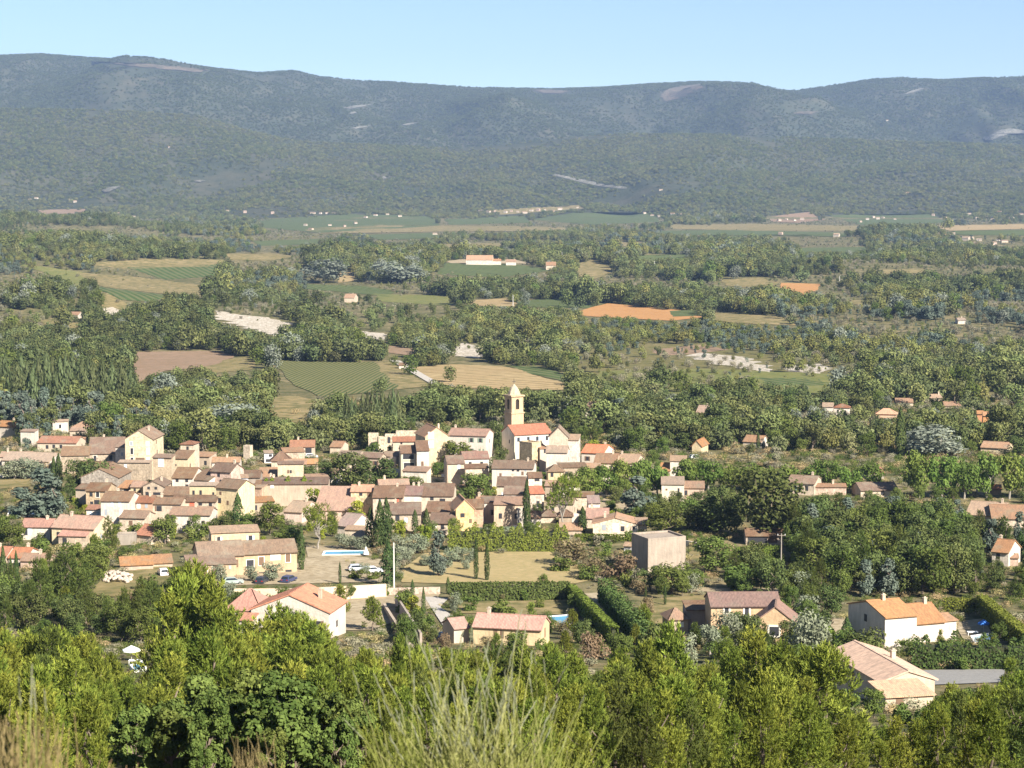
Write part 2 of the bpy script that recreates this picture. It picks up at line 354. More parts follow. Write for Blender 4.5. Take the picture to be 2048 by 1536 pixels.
M_vine = ground_mat('vineyard_ground', [(.055, .09, .028), (.085, .12, .042), (.045, .07, .022)], .02, stripes=(-.4, 7, (.14, .14, .065), .7))
M_vinerow = ground_mat('vineyard_rows', [(.062, .085, .026), (.085, .105, .035), (.05, .075, .024)], .05, stripes=(.078, 2.5, (.19, .165, .078), .85))
M_grass = ground_mat('meadow', [(.15, .155, .05), (.2, .18, .07), (.12, .135, .045)], .03)
M_dust = ground_mat('pale_gravel', [(.33, .265, .175), (.41, .34, .235), (.25, .2, .125)], .12)
M_road = ground_mat('pale_road', [(.42, .38, .33), (.48, .44, .38), (.36, .33, .29)], .3)
M_asph = ground_mat('grey_drive', [(.26, .25, .23), (.3, .29, .27), (.22, .21, .2)], .4)
M_shadegrass = ground_mat('garden_grass', [(.16, .15, .06), (.22, .19, .085), (.12, .13, .045)], .2)
patch('stubble_field', [(815, 736), (900, 729), (1010, 733), (1145, 771), (1128, 781), (900, 777)], M_stub)
patch('farm_track', [(778, 720), (800, 722), (885, 771), (868, 773)], M_road, .35)
patch('vineyard', [(1010, 731), (1090, 735), (1150, 757), (1150, 768), (1060, 748)], M_vine)
patch('rough_grass', [(745, 728), (778, 724), (862, 772), (790, 780), (735, 750)], M_tan, .2)
patch('vineyard_slope', [(545, 722), (750, 724), (800, 780), (640, 795), (575, 762)], M_vinerow)
patch('dry_meadow', [(520, 798), (590, 792), (640, 803), (600, 850), (545, 842)], M_tan)
patch('dry_meadow', [(655, 805), (790, 808), (840, 818), (800, 835), (680, 828)], M_tan, .2, keep=False)
patch('bare_soil', [(255, 704), (445, 702), (475, 715), (410, 735), (330, 742), (275, 768), (262, 740)], M_soil)
patch('bare_soil', [(-60, 690), (90, 692), (240, 706), (240, 722), (100, 712), (-60, 716)], M_soil, .2, keep=False)
patch('dry_meadow', [(400, 728), (500, 712), (530, 716), (500, 740), (420, 748)], M_tan, .2)
patch('orange_field', [(1160, 622), (1215, 607), (1365, 621), (1412, 634), (1345, 642), (1158, 632)], M_orange)
patch('vineyard', [(1025, 604), (1100, 597), (1195, 605), (1180, 617), (1060, 615)], M_vine)
patch('dry_meadow', [(920, 602), (1020, 597), (1030, 607), (1060, 617), (1160, 627), (1000, 614), (920, 610)], M_stub, .3)
patch('meadow', [(600, 568), (720, 572), (790, 582), (780, 594), (690, 585), (600, 578)], M_vine)
patch('dry_meadow', [(745, 588), (900, 592), (930, 600), (900, 612), (760, 604)], M_grass)
patch('grassy_knoll', [(1148, 552), (1160, 525), (1190, 520), (1228, 534), (1225, 545), (1190, 558)], M_tan)
patch('vineyard', [(870, 548), (890, 526), (1020, 528), (1110, 540), (1000, 556)], M_vine)
patch('pale_driveway', [(885, 523), (930, 518), (1030, 520), (1090, 530), (1030, 527), (900, 527)], M_dust, .4)
patch('white_outcrop', [(412, 632), (430, 622), (485, 628), (560, 638), (610, 646), (590, 668), (555, 676), (500, 662), (430, 645)], M_white, keep='soft', rows=12, jag=.3)
patch('white_outcrop', [(655, 652), (700, 660), (780, 668), (770, 682), (700, 674)], M_white, keep='soft', jag=.2)
patch('white_outcrop', [(895, 692), (930, 686), (985, 700), (960, 718), (905, 712)], M_white, keep='soft', jag=.15)
patch('white_outcrop', [(1362, 712), (1400, 706), (1490, 712), (1560, 735), (1540, 746), (1400, 728)], M_white, keep='soft', jag=.28)
patch('white_outcrop', [(1560, 732), (1640, 728), (1675, 738), (1640, 748), (1570, 744)], M_white, keep='soft', jag=.2)
patch('dry_bank', [(198, 590), (215, 586), (255, 608), (246, 622), (205, 620)], M_tan, keep='soft')
patch('white_outcrop', [(202, 618), (225, 615), (246, 622), (236, 632), (205, 629)], M_white, .4, keep='soft', jag=.15)
patch('sandy_bank', [(1300, 700), (1400, 690), (1460, 700), (1400, 708), (1320, 712)], M_soil, .2, keep=False)
patch('sandy_bank', [(1430, 838), (1560, 848), (1700, 856), (1640, 866), (1500, 858)], M_tan, .2, keep=False)
patch('sandy_bank', [(1150, 872), (1330, 868), (1330, 882), (1240, 898), (1160, 890)], M_tan, .2, keep=False)
patch('meadow', [(180, 572), (330, 590), (330, 606), (240, 600)], M_vine)
patch('dry_meadow', [(150, 545), (280, 555), (420, 572), (410, 590), (330, 588), (200, 574)], M_tan)
patch('meadow', [(250, 535), (440, 528), (450, 552), (330, 560)], M_vine)
patch('meadow', [(20, 525), (170, 545), (170, 580), (90, 545)], M_grass)
patch('dry_meadow', [(160, 528), (300, 518), (450, 520), (440, 534), (250, 538)], M_tan)
patch('dry_meadow', [(450, 508), (560, 505), (585, 514), (540, 522), (460, 520)], M_tan)
patch('dry_meadow', [(672, 545), (712, 540), (708, 562), (676, 566)], M_stub)
patch('meadow', [(0, 495), (40, 500), (70, 522), (0, 520)], M_grass, keep=False)
patch('orange_field', [(1560, 566), (1640, 568), (1636, 580), (1605, 592), (1560, 580)], M_orange)
patch('dry_meadow', [(1440, 560), (1520, 556), (1560, 566), (1540, 578), (1450, 572)], M_tan)
patch('meadow', [(1200, 742), (1400, 738), (1700, 750), (1720, 772), (1640, 790), (1300, 800), (1180, 780)], M_grass, keep=False)
patch('vineyard', [(1500, 752), (1660, 756), (1680, 772), (1540, 772)], M_vine)
# far plain
for nm, po, mt in [
    ('vineyard', [(520, 440), (700, 428), (860, 432), (880, 452), (640, 466), (520, 455)], M_vine),
    ('dry_meadow', [(600, 458), (760, 450), (1000, 452), (1140, 455), (1130, 462), (860, 464), (640, 468)], M_tan),
    ('vineyard', [(720, 470), (860, 466), (900, 476), (760, 480)], M_vine),
    ('vineyard', [(1060, 440), (1150, 424), (1300, 426), (1330, 444), (1180, 450)], M_vine),
    ('dry_meadow', [(1330, 450), (1500, 448), (1720, 452), (1720, 462), (1500, 462), (1340, 458)], M_tan),
    ('meadow', [(1300, 462), (1460, 460), (1700, 466), (1690, 474), (1330, 470)], M_vine),
    ('bare_soil', [(1530, 434), (1620, 424), (1650, 440), (1600, 446), (1540, 444)], M_soil),
    ('vineyard', [(1650, 430), (1860, 428), (1900, 446), (1720, 450)], M_vine),
    ('dry_meadow', [(1850, 452), (2060, 448), (2060, 458), (1900, 462)], M_stub),
    ('vineyard', [(1900, 462), (2060, 460), (2060, 472), (1910, 470)], M_vine),
    ('bare_soil', [(75, 420), (170, 418), (168, 428), (80, 428)], M_soil),
    ('dry_meadow', [(980, 420), (1160, 410), (1170, 418), (1000, 430)], M_tan),
    ('vineyard', [(880, 438), (1050, 432), (1060, 446), (900, 450)], M_vine)]:
    patch(nm, po, mt, .5, rows=8, cols=24)
# bare rock high on the hills
M_cliff = ground_mat('limestone_cliff', [(.16, .15, .125), (.28, .26, .23), (.07, .075, .05)], .03, thr=(.42, .6))
M_heath = ground_mat('bare_heath', [(.15, .115, .085), (.19, .145, .11), (.07, .075, .05)], .012, thr=(.4, .55))
for nm, po, mt in [('rock_outcrop', [(1962, 276), (1978, 270), (1994, 262), (2020, 258), (2060, 262), (2060, 268), (2026, 268), (2004, 276), (1985, 282), (1970, 282)], M_cliff),
    ('rock_outcrop', [(1806, 190), (1825, 181), (1850, 176), (1846, 180), (1826, 187)], M_cliff),
    ('rock_outcrop', [(684, 216), (705, 212), (748, 209), (730, 214), (700, 219)], M_cliff), ('rock_outcrop', [(695, 228), (708, 224), (716, 226), (704, 230)], M_cliff), ('rock_outcrop', [(802, 250), (820, 247), (836, 246), (826, 250), (810, 252)], M_cliff),
    ('rock_outcrop', [(700, 257), (720, 254), (745, 252), (730, 256), (712, 259)], M_cliff), ('rock_outcrop', [(202, 382), (220, 376), (242, 374), (236, 378), (220, 386), (206, 386)], M_cliff),
    ('rock_outcrop', [(385, 364), (398, 362), (415, 363), (400, 366)], M_cliff), ('rock_outcrop', [(762, 356), (770, 354), (774, 358), (766, 360)], M_cliff),
    ('bare_heath', [(1310, 190), (1350, 174), (1400, 169), (1415, 176), (1390, 186), (1360, 198), (1330, 204)], M_heath),
    ('bare_heath', [(1580, 228), (1600, 224), (1640, 224), (1625, 230)], M_heath), ('bare_heath', [(180, 124), (300, 128), (420, 141), (400, 146), (260, 134)], M_heath),
    ('bare_heath', [(1060, 181), (1100, 180), (1150, 183), (1120, 188), (1080, 187)], M_heath),
    ('hill_track', [(1100, 350), (1112, 349), (1160, 358), (1205, 369), (1255, 375), (1250, 379), (1195, 373), (1150, 362)], M_cliff)]:
    patch(nm, po, mt, 3.5 if nm != 'hill_track' else 1.5, rows=10, cols=16, jag=.2 if nm != 'hill_track' else 0, keep=True if nm == 'hill_track' else 'soft')
# around the village and the gardens below it
patch('dry_lawn', [(800, 1140), (850, 1105), (1100, 1104), (1130, 1120), (1190, 1160), (1150, 1168), (900, 1168), (800, 1166)], M_lawn, .12)
patch('gravel_yard', [(596, 1116), (700, 1112), (770, 1120), (780, 1164), (420, 1172), (420, 1150), (590, 1140)], M_dust, .1)
patch('dirt_bank', [(205, 1160), (330, 1125), (345, 1152), (310, 1180), (230, 1195), (170, 1190)], M_tan, .15)
patch('pale_lane', [(640, 1205), (770, 1192), (880, 1188), (870, 1215), (740, 1262), (650, 1262)], M_dust, .13)
patch('pale_lane', [(848, 1195), (900, 1196), (880, 1215), (945, 1262), (900, 1275)], M_road, .18)
patch('garden_lawn', [(905, 1206), (1140, 1200), (1140, 1230), (920, 1228)], M_tan, .12)
patch('shaded_path', [(1150, 1188), (1200, 1186), (1270, 1262), (1216, 1268)], M_dust, .12)
patch('terraced_garden', [(1280, 1200), (1420, 1190), (1420, 1262), (1310, 1262)], M_tan, .1)
patch('dry_field', [(-60, 952), (60, 948), (66, 972), (-60, 984)], M_tan, .12)
patch('grey_driveway', [(1830, 1342), (2010, 1340), (2010, 1366), (1850, 1372)], M_asph, .15)
patch('poolside_terrace', [(1905, 1245), (1965, 1238), (1985, 1268), (1930, 1285)], M_dust, .12)
patch('garden_lawn', [(1640, 1240), (1690, 1236), (1690, 1280), (1650, 1280)], M_dust, .1)
patch('village_street', [(480, 990), (1320, 930), (1330, 1010), (900, 1055), (480, 1050)], M_dust, .08, keep=False)
patch('gravel_yard', [(610, 1092), (740, 1092), (745, 1112), (615, 1116)], M_dust, .1)
patch('pale_court', [(1360, 1176), (1560, 1178), (1560, 1186), (1360, 1184)], M_dust, .15)
patch('bare_bank', [(1375, 1075), (1400, 1078), (1420, 1130), (1380, 1130)], M_tan, .15, keep=False)

SCRUB = [[(1150, 690), (1420, 688), (1600, 720), (1720, 745), (1720, 790), (1480, 806), (1150, 790)], [(780, 690), (1000, 690), (1150, 735), (1150, 720), (900, 700)], [(650, 795), (860, 800), (860, 835), (650, 838)], [(430, 745), (560, 720), (580, 790), (520, 800)], [(1420, 555), (1660, 552), (1700, 590), (1440, 592)], [(560, 630), (900, 600), (930, 640), (760, 670)]]
M_scrubg = ground_mat('scrub_meadow', [(.14, .125, .05), (.2, .165, .075), (.1, .1, .04)], .03)
for po in SCRUB[:3]: patch('scrub_meadow', po, M_scrubg, .15, keep=False)

for nm, po, mt in [('dry_meadow', [(1700, 600), (1790, 603), (1780, 612), (1705, 609)], M_tan), ('vineyard', [(1250, 512), (1370, 508), (1390, 516), (1280, 522)], M_vine), ('dry_meadow', [(1760, 540), (1850, 538), (1846, 546), (1770, 548)], M_tan), ('vineyard', [(1590, 496), (1740, 494), (1730, 504), (1600, 506)], M_vine), ('dry_meadow', [(1860, 580), (1960, 576), (1950, 586), (1870, 590)], M_grass), ('dry_meadow', [(1180, 488), (1290, 484), (1280, 492), (1190, 495)], M_tan),
    ('vineyard', [(500, 482), (640, 478), (650, 488), (520, 492)], M_vine), ('dry_meadow', [(880, 488), (1010, 486), (1000, 494), (890, 497)], M_tan), ('dry_meadow', [(1420, 622), (1560, 634), (1600, 652), (1480, 648), (1420, 640)], M_tan), ('vineyard', [(1340, 622), (1400, 620), (1405, 632), (1345, 634)], M_vine), ('dry_meadow', [(80, 640), (170, 648), (160, 658), (90, 652)], M_tan), ('dry_meadow', [(760, 690), (850, 700), (840, 714), (770, 706)], M_soil)]:
    patch(nm, po, mt, .3, rows=6, cols=14)
# ---------------------------------------------------------------- houses
WHITE = (.61, .555, .48); CREAM = (.53, .45, .35); BEIGE = (.44, .365, .28); OCHRE = (.47, .355, .23); PINK = (.48, .365, .29)
YELL = (.55, .455, .29); STONE = (.38, .315, .235); GREYS = (.32, .285, .24); SALM = (.47, .335, .24); CONC = (.35, .3, .245)
T_BROWN = (.205, .14, .1); T_OLD = (.245, .175, .122); T_RED = (.32, .155, .095); T_ORANGE = (.5, .165, .055); T_PINK = (.36, .25, .18); T_TERRA = (.41, .25, .145); T_PALE = (.41, .32, .24)
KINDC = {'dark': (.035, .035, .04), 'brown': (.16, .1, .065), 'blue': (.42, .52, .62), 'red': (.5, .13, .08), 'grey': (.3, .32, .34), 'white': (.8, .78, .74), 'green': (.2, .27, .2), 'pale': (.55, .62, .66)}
LM = []                 # landmarks for describing what stands near them
PROT = []               # facades that trees in front must not hide
FOOT = []               # footprints (x, y, r)
_wc = {}
def win_mesh(w, h, kind, frame):
    key = (round(w, 1), round(h, 1), kind, frame)
    if key not in _wc:
        m = MB(); m.box(-w / 2, w / 2, -.04, .12, 0, h)
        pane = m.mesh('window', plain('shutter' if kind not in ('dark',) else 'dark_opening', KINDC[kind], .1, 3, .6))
        fr = None
        if frame:
            f = MB(); t = .14 if frame == 1 else .3
            f.box(-w / 2 - t, -w / 2, -.07, .1, -t, h + t); f.box(w / 2, w / 2 + t, -.07, .1, -t, h + t)
            f.box(-w / 2, w / 2, -.07, .1, h, h + t); f.box(-w / 2, w / 2, -.1, .1, -t, 0)
            fr = f.mesh('frame', plain('pale_surround', (.72, .66, .55), .06, 2))
        _wc[key] = (pane, fr)
    return _wc[key]
SHUT = {}
def window(root, base, yaw, lx, ly, z, w, h, kind, frame=0, face='F', name='window', shut=None):
    pane, fr = win_mesh(w, h, kind, frame)
    ra = yaw + {'F': 0, 'L': -math.pi / 2, 'R': math.pi / 2}[face]
    c, s = math.cos(yaw), math.sin(yaw)
    p = base + Vector((lx * c - ly * s, lx * s + ly * c, z))
    o = link(name, pane, root, p, ra)
    if fr: link('frame', fr, o)
    if shut:
        k_ = (round(w, 1), round(h, 1), shut)
        if k_ not in SHUT:
            m = MB(); m.box(-w * .24, w * .24, -.05, .06, -.03, h + .03); SHUT[k_] = m.mesh('shutter', plain('painted_shutter', KINDC[shut], .1, 3, .6))
        for sx in (-1, 1): link('shutter', SHUT[k_], o, (sx * (w * .76 + .03), -.02, 0))
    return o
def chimney(root, roof, base, yaw, lx, ly, z0, z1, w=.55, mat=None):
    m = MB(); m.box(lx - w / 2, lx + w / 2, ly - w / 2, ly + w / 2, z0, z1); m.box(lx - w / 2 - .08, lx + w / 2 + .08, ly - w / 2 - .08, ly + w / 2 + .08, z1, z1 + .12)
    m.box(lx - w / 4, lx + w / 4, ly - w / 4, ly + w / 4, z1 + .12, z1 + .3)
    o = m.build('chimney', mat or wall_mat(CREAM)); o.parent = roof
def block(root, D, s, dep, x0, x1, yb, ye, yr, roof, yaw, wc, rc, d=None, stone=0., over=.35, pitch=None, win=(), grid=None, chim=0, th=.17, old=.5, base_drop=1.6, wname='wall', frame=0, k=1.):
    xc = (x0 + x1) / 2; P = at(xc, yb, D); g = tz(P.x, P.y); P.z = g
    rel = P - root.location
    az = math.atan2(P.x, P.y)
    w = (x1 - x0) / s / max(.3, math.cos(yaw + az))
    h = (yb - ye) / s
    dy = (ye - yr) / s
    if roof == 'g':
        pt = pitch or .32; d = d or max(4., min(16., 2 * dy / (pt + dep)))
        if pitch is None: pt = max(.16, min(.5, 2 * dy / d - dep))
        rise = pt * d / 2
    elif roof in 'mr':
        pt = pitch or .26; d = d or max(3., min(14., dy / (pt + dep))); 
        if pitch is None: pt = max(.12, min(.45, dy / d - dep))
        rise = pt * d
    elif roof == 'f':
        d = d or 9.; rise = max(.5, dy) if pitch is None else pitch * w / 2; pt = rise / (w / 2)
    elif roof == 'hip': d = d or max(5., w * .7); rise = max(.8, dy - dep * d / 2); pt = .3
    else: d = d or 7.; rise = 0; pt = 0
    if not stone and P.y > 430 and roof != 'flat' and random.random() < .55: stone = random.choice([.3, .5, .7])
    wm = wall_mat(wc, stone); a = w / 2; b = -base_drop; W_ = MB()
    if roof == 'g': side = [(0, b), (0, h), (d / 2, h + rise), (d, h), (d, b)]
    elif roof == 'm': side = [(0, b), (0, h), (d, h + rise), (d, b)]
    elif roof == 'r': side = [(0, b), (0, h), (d, h - rise), (d, b)]
    else: side = [(0, b), (0, h), (d, h), (d, b)]
    W_.poly([(-a, y, z) for y, z in side]); W_.poly([(a, y, z) for y, z in side[::-1]])
    top_f = h; top_b = side[-2][1]
    if roof == 'f':
        W_.poly([(-a, 0, b), (a, 0, b), (a, 0, h), (0, 0, h + rise), (-a, 0, h)]); W_.poly([(a, d, b), (-a, d, b), (-a, d, h), (0, d, h + rise), (a, d, h)])
    else:
        W_.poly([(-a, 0, b), (a, 0, b), (a, 0, top_f), (-a, 0, top_f)]); W_.poly([(a, d, b), (-a, d, b), (-a, d, top_b), (a, d, top_b)])
    if roof == 'flat': W_.poly([(-a, 0, h - .02), (a, 0, h - .02), (a, d, h - .02), (-a, d, h - .02)])
    wo_ = W_.build(wname, wm, root, rel, yaw)
    rf = MB(); o = over; q = .18
    if roof == 'g':
        e = h - pt * o; rf.slab([(-a - q, -o, e), (a + q, -o, e), (a + q, d / 2, h + rise), (-a - q, d / 2, h + rise)], th)
        rf.slab([(a + q, d + o, e), (-a - q, d + o, e), (-a - q, d / 2, h + rise), (a + q, d / 2, h + rise)], th)
        rf.box(-a - q - .02, a + q + .02, d / 2 - .16, d / 2 + .16, h + rise + .12, h + rise + .3)
    elif roof == 'm':
        rf.slab([(-a - q, -o, h - pt * o), (a + q, -o, h - pt * o), (a + q, d + .1, h + rise + pt * .1), (-a - q, d + .1, h + rise + pt * .1)], th)
    elif roof == 'r':
        rf.slab([(-a - q, -.1, h + pt * .1), (a + q, -.1, h + pt * .1), (a + q, d + o, h - rise - pt * o), (-a - q, d + o, h - rise - pt * o)], th)
    elif roof == 'f':
        e = h - pt * o
        rf.slab([(-a - o, d + q, e), (-a - o, -q, e), (0, -q, h + rise), (0, d + q, h + rise)], th)
        rf.slab([(a + o, -q, e), (a + o, d + q, e), (0, d + q, h + rise), (0, -q, h + rise)], th)
        rf.box(-.16, .16, -q - .02, d + q + .02, h + rise + .12, h + rise + .3)
    elif roof == 'hip':
        r = max(.2, (w - d) / 2) if w > d else .2; o = over
        A, B, C_, D_ = (-a - o, -o, h), (a + o, -o, h), (a + o, d + o, h), (-a - o, d + o, h)
        E, G = (-r, d / 2, h + rise), (r, d / 2, h + rise)
        for qd in ([A, B, G, E], [C_, D_, E, G]): rf.slab(qd, th)
        for tr in ([B, C_, G], [D_, A, E]):
            n = (Vector(tr[1]) - Vector(tr[0])).cross(Vector(tr[2]) - Vector(tr[0])).normalized()
            rf.poly([Vector(p) + n * (.04 + th) for p in tr], [(0, 0), (d, 0), (d / 2, d / 2)])
    else:
        t = .3
        for bx in ((-a, a, -.02, t), (-a, a, d - t, d + .02), (-a - .02, -a + t, t, d - t), (a - t, a + .02, t, d - t)): rf.box(*bx, h - .01, h + .35)
    ro = rf.build('roof' if roof != 'flat' else 'parapet', roof_mat(rc, old=old) if roof != 'flat' else wm, root, rel, yaw)
    for it in win:
        px, py, ww, hh, kd = it[:5]; fr = it[5] if len(it) > 5 else frame; face = it[6] if len(it) > 6 else 'F'
        z = (yb - py) / s - hh / 2
        if face == 'F': lx, ly = ((px - x0) / (x1 - x0) - .5) * w, 0
        elif face == 'L': lx, ly = -a, px * d
        else: lx, ly = a, px * d
        if z + hh > h and roof != 'f' and face == 'F': z = h - hh - .15
        window(root, rel, yaw, lx, ly, z, ww, hh, kd, fr, face, 'door' if hh > 1.9 and z < 1 else 'window')
    if grid:
        nc, nr, kd = grid; fh = h / nr
        for r in range(nr):
            for c in range(nc):
                if random.random() < .18: continue
                lx = (-.5 + (c + .5 + random.uniform(-.12, .12)) / nc) * w
                hh = min(1.35, fh * .5) * random.uniform(.8, 1.05); z = r * fh + fh * .42
                kk = kd if random.random() < .6 else random.choice(['dark', 'grey', 'brown'])
                window(root, rel, yaw, lx, 0, min(z, h - hh - .12), random.choice([.7, .8, .9]), hh, kk, frame)
    if not win and not grid and roof in 'gmfhip' and w > 4.5 and h > 2.8 and P.y < 900:
        nr = max(1, int(h / 2.9)); nc = max(1, int(w / 2.9)); sh = random.choice(['grey', 'brown', 'pale', 'blue', 'green', None, None])
        for r in range(nr):
            for c in range(nc):
                if random.random() < .22: continue
                fh = h / nr; lx = (-.5 + (c + .5 + random.uniform(-.1, .1)) / nc) * w; hh = min(1.3, fh * .45)
                window(root, rel, yaw, lx, 0, min(r * fh + fh * .4, h - hh - .2), .8, hh, 'dark', frame, shut=sh if random.random() < .8 else None)
    for face in ('L', 'R'):
        if roof in 'gmf' and P.y < 750 and h > 3 and d > 4 and random.random() < .55 and not any(len(i_) > 6 for i_ in win):
            for r in range(max(1, int(h / 3))):
                window(root, rel, yaw, -a if face == 'L' else a, d * random.uniform(.3, .7), min(r * 3 + 1.3, h - 1.3), random.choice([.6, .8]), 1.1, random.choice(['dark', 'dark', 'brown', 'grey']), 0, face)
    if chim == 0 and roof in 'gf' and w > 5 and random.random() < .6: chim = 1
    for i in range(chim):
        lx = random.uniform(-.42, .42) * w; ly = d * (.5 if roof == 'g' else .7) + random.uniform(-.3, .5)
        zt = h + rise * (1 if roof == 'g' else .8)
        if roof == 'f': lx = random.uniform(.15, .3) * w * random.choice([-1, 1]); ly = d * .5
        chimney(root, ro, None, 0, lx, ly, zt - 1.0, zt + random.uniform(.7, 1.1))
    c_, s_ = math.cos(yaw), math.sin(yaw); FOOT.append((P.x - s_ * d / 2, P.y + c_ * d / 2, max(w, d) * .55 + .8))
    PROT.append((x0 - 2, yr, x1 + 2, ye + (yb - ye) * .55, P.y))
    return rel, w, d, h, rise, ro, s
def house(label, blocks, lm=None, name='house', cat='house', group=None, zone=None):
    b0 = blocks[0]; D = hit((b0['x0'] + b0['x1']) / 2, b0['yb']).y
    root = empty(name, hit((b0['x0'] + b0['x1']) / 2, b0['yb']), label, cat, group)
    info = []
    for b in blocks:
        b = dict(b); h_ = hit((b['x0'] + b['x1']) / 2, b['yb']); Db = h_.y
        s = F / (Db * CP - h_.z * SP); dep = -h_.z / Db
        b.setdefault('roof', 'g'); b.setdefault('yaw', 0); b.setdefault('wc', CREAM); b.setdefault('rc', T_OLD); b.setdefault('yr', b['ye'])
        b['yaw'] = R(b['yaw']); info.append(block(root, Db, s, dep, **b))
    if lm: LM.append((sum((b['x0'] + b['x1']) / 2 for b in blocks) / len(blocks), min(b['yr'] if 'yr' in b else b['ye'] for b in blocks) * .4 + b0['yb'] * .6, lm))
    return root, info
def B(x0, x1, yb, ye, yr=None, roof='g', yaw=0, wc=CREAM, rc=T_OLD, **k):
    return dict(x0=x0, x1=x1, yb=yb, ye=ye, yr=yr if yr is not None else ye, roof=roof, yaw=yaw, wc=wc, rc=rc, **k)
# --- left cluster
house('white house with a low tiled roof cut by the left edge, above the olives', [B(-18, 32, 882, 853, 842, yaw=-22, wc=WHITE, rc=T_TERRA, chim=1, grid=(3, 1, 'dark')), B(42, 70, 893, 863, 860, 'm', yaw=-10, wc=WHITE, rc=T_PINK, win=[(60, 885, 1, 1.2, 'dark')])], 'white house at the left edge')
house('small plain white block with a blank wall near the trees, beside the pink hipped roof', [B(106, 136, 865, 843, 840, 'm', yaw=8, wc=WHITE, rc=T_PALE)], 'plain white block')
house('cream house with a pink hipped roof below the poplar wood', [B(144, 188, 870, 856, 843, 'hip', yaw=-12, wc=CREAM, rc=T_PINK, old=.2, win=[(160, 863, .9, 1.1, 'dark'), (178, 863, .9, 1.1, 'dark')]), B(140, 170, 874, 862, 856, 'm', wc=CREAM, rc=T_PINK)], 'pink hipped roof')
house('long low cream house with a dull red roof and three dark windows', [B(76, 152, 906, 886, 873, yaw=-6, wc=CREAM, rc=T_RED, chim=1, win=[(95, 894, .9, 1.2, 'dark'), (108, 893, .9, 1.2, 'dark'), (122, 893, .9, 1.2, 'dark')]), B(150, 168, 900, 880, 875, 'm', wc=BEIGE, rc=T_TERRA)], 'long red-roofed cream house')
house('low house with a broad pale pink roof beside the rounded olive trees at the left', [B(5, 98, 936, 922, 905, yaw=-14, wc=WHITE, rc=T_PALE, old=.2, chim=1), B(0, 60, 932, 914, 904, wc=CREAM, rc=T_PINK)], 'broad pale roof at the left')
house('old stone house with a steep brown roof left of the tall pedimented house', [B(178, 246, 945, 907, 874, yaw=6, wc=BEIGE, stone=.5, rc=T_BROWN, chim=1, win=[(191, 917, .9, 1.9, 'dark', 1), (222, 915, .9, 1.4, 'dark')]), B(123, 178, 948, 911, 893, yaw=6, wc=STONE, stone=.6, rc=T_OLD, win=[(150, 925, .9, 1.2, 'dark')])], 'steep brown-roofed stone house')
house('tall cream house with a pedimented gable, the tallest facade at the left', [B(252, 306, 962, 878, 861, 'f', yaw=-4, wc=(0.60, 0.50, 0.35), rc=T_OLD, d=13, win=[(264, 887, .8, 1.2, 'grey', 1), (265, 902, .8, 1.8, 'dark', 1), (265, 920, .8, 1.5, 'dark', 1), (296, 887, .8, 1.2, 'pale', 1), (297, 902, .8, 1.8, 'blue', 1), (296, 920, .8, 1.5, 'blue', 1), (281, 917, 2.6, .5, 'brown')]), B(232, 253, 955, 894, 885, 'm', yaw=-4, wc=WHITE, rc=T_PINK, d=8, win=[(245, 908, .7, 1, 'grey')]), B(238, 300, 972, 925, 922, 'm', yaw=-4, wc=STONE, stone=.6, rc=T_PALE, d=2.5, win=[(252, 933, .8, 1.3, 'pale')])], 'tall pedimented house')
house('stone house with a white gridded window and a squat tower behind', [B(307, 344, 985, 915, 908, 'm', yaw=-10, wc=(0.47, 0.38, 0.27), stone=.4, rc=T_OLD, win=[(323, 924, 1.5, 2.4, 'white', 1), (320, 924, .5, 2, 'grey'), (326, 924, .5, 2, 'grey')]), B(344, 376, 966, 917, 900, 'm', yaw=-10, wc=(0.55, 0.47, 0.32), stone=.2, rc=T_OLD, win=[(352, 930, .5, .6, 'dark')]), B(362, 388, 955, 889, 884, 'hip', yaw=-10, wc=CREAM, rc=T_RED, d=5, win=[(376, 897, .7, 1.4, 'dark'), (376, 912, .7, 1.4, 'dark')])], 'stone house with the squat tower')
house('grey stone barn with one huge blank gable', [B(163, 236, 990, 955, 938, 'f', yaw=-4, wc=GREYS, stone=.8, rc=T_OLD, d=14)], 'grey stone barn')
house('stone house with a two-step brown roof leaning against the grey barn', [B(173, 214, 1022, 982, 966, yaw=-5, wc=(0.46, 0.36, 0.24), stone=.6, rc=T_BROWN, win=[(196, 989, .9, 1.3, 'dark', 1), (183, 989, .8, 1, 'dark'), (194, 1005, 1.4, 1.4, 'dark'), (184, 1006, .8, .8, 'dark')]), B(152, 172, 1010, 978, 968, 'm', yaw=-20, wc=CREAM, rc=T_OLD)], 'two-step brown roof')
house('narrow pinkish white cottage with a small red lean-to roof', [B(173, 203, 1041, 1019, 1010, 'm', yaw=-6, wc=(0.64, 0.57, 0.50), rc=T_RED, win=[(183, 1028, .7, 1, 'white'), (196, 1028, .7, 1.2, 'grey')])], 'narrow pinkish cottage')
house('big white two-storey house with a brown roof and four small shutters', [B(203, 259, 1058, 1002, 983, yaw=-5, wc=WHITE, rc=T_OLD, chim=1, win=[(225, 1008, .7, 1.2, 'pale'), (240, 1008, .7, 1.2, 'pale'), (213, 1024, .7, 1.4, 'grey'), (242, 1024, .7, 1.2, 'white')])], 'big white two-storey house')
house('salmon pink house with a dark red roof joined to the white two-storey house', [B(258, 305, 1052, 1005, 992, yaw=-5, wc=SALM, rc=T_RED, win=[(278, 1011, .9, 1.3, 'white'), (293, 1011, .7, 1.1, 'grey'), (270, 1028, .8, 1.2, 'brown')])], 'salmon pink house')
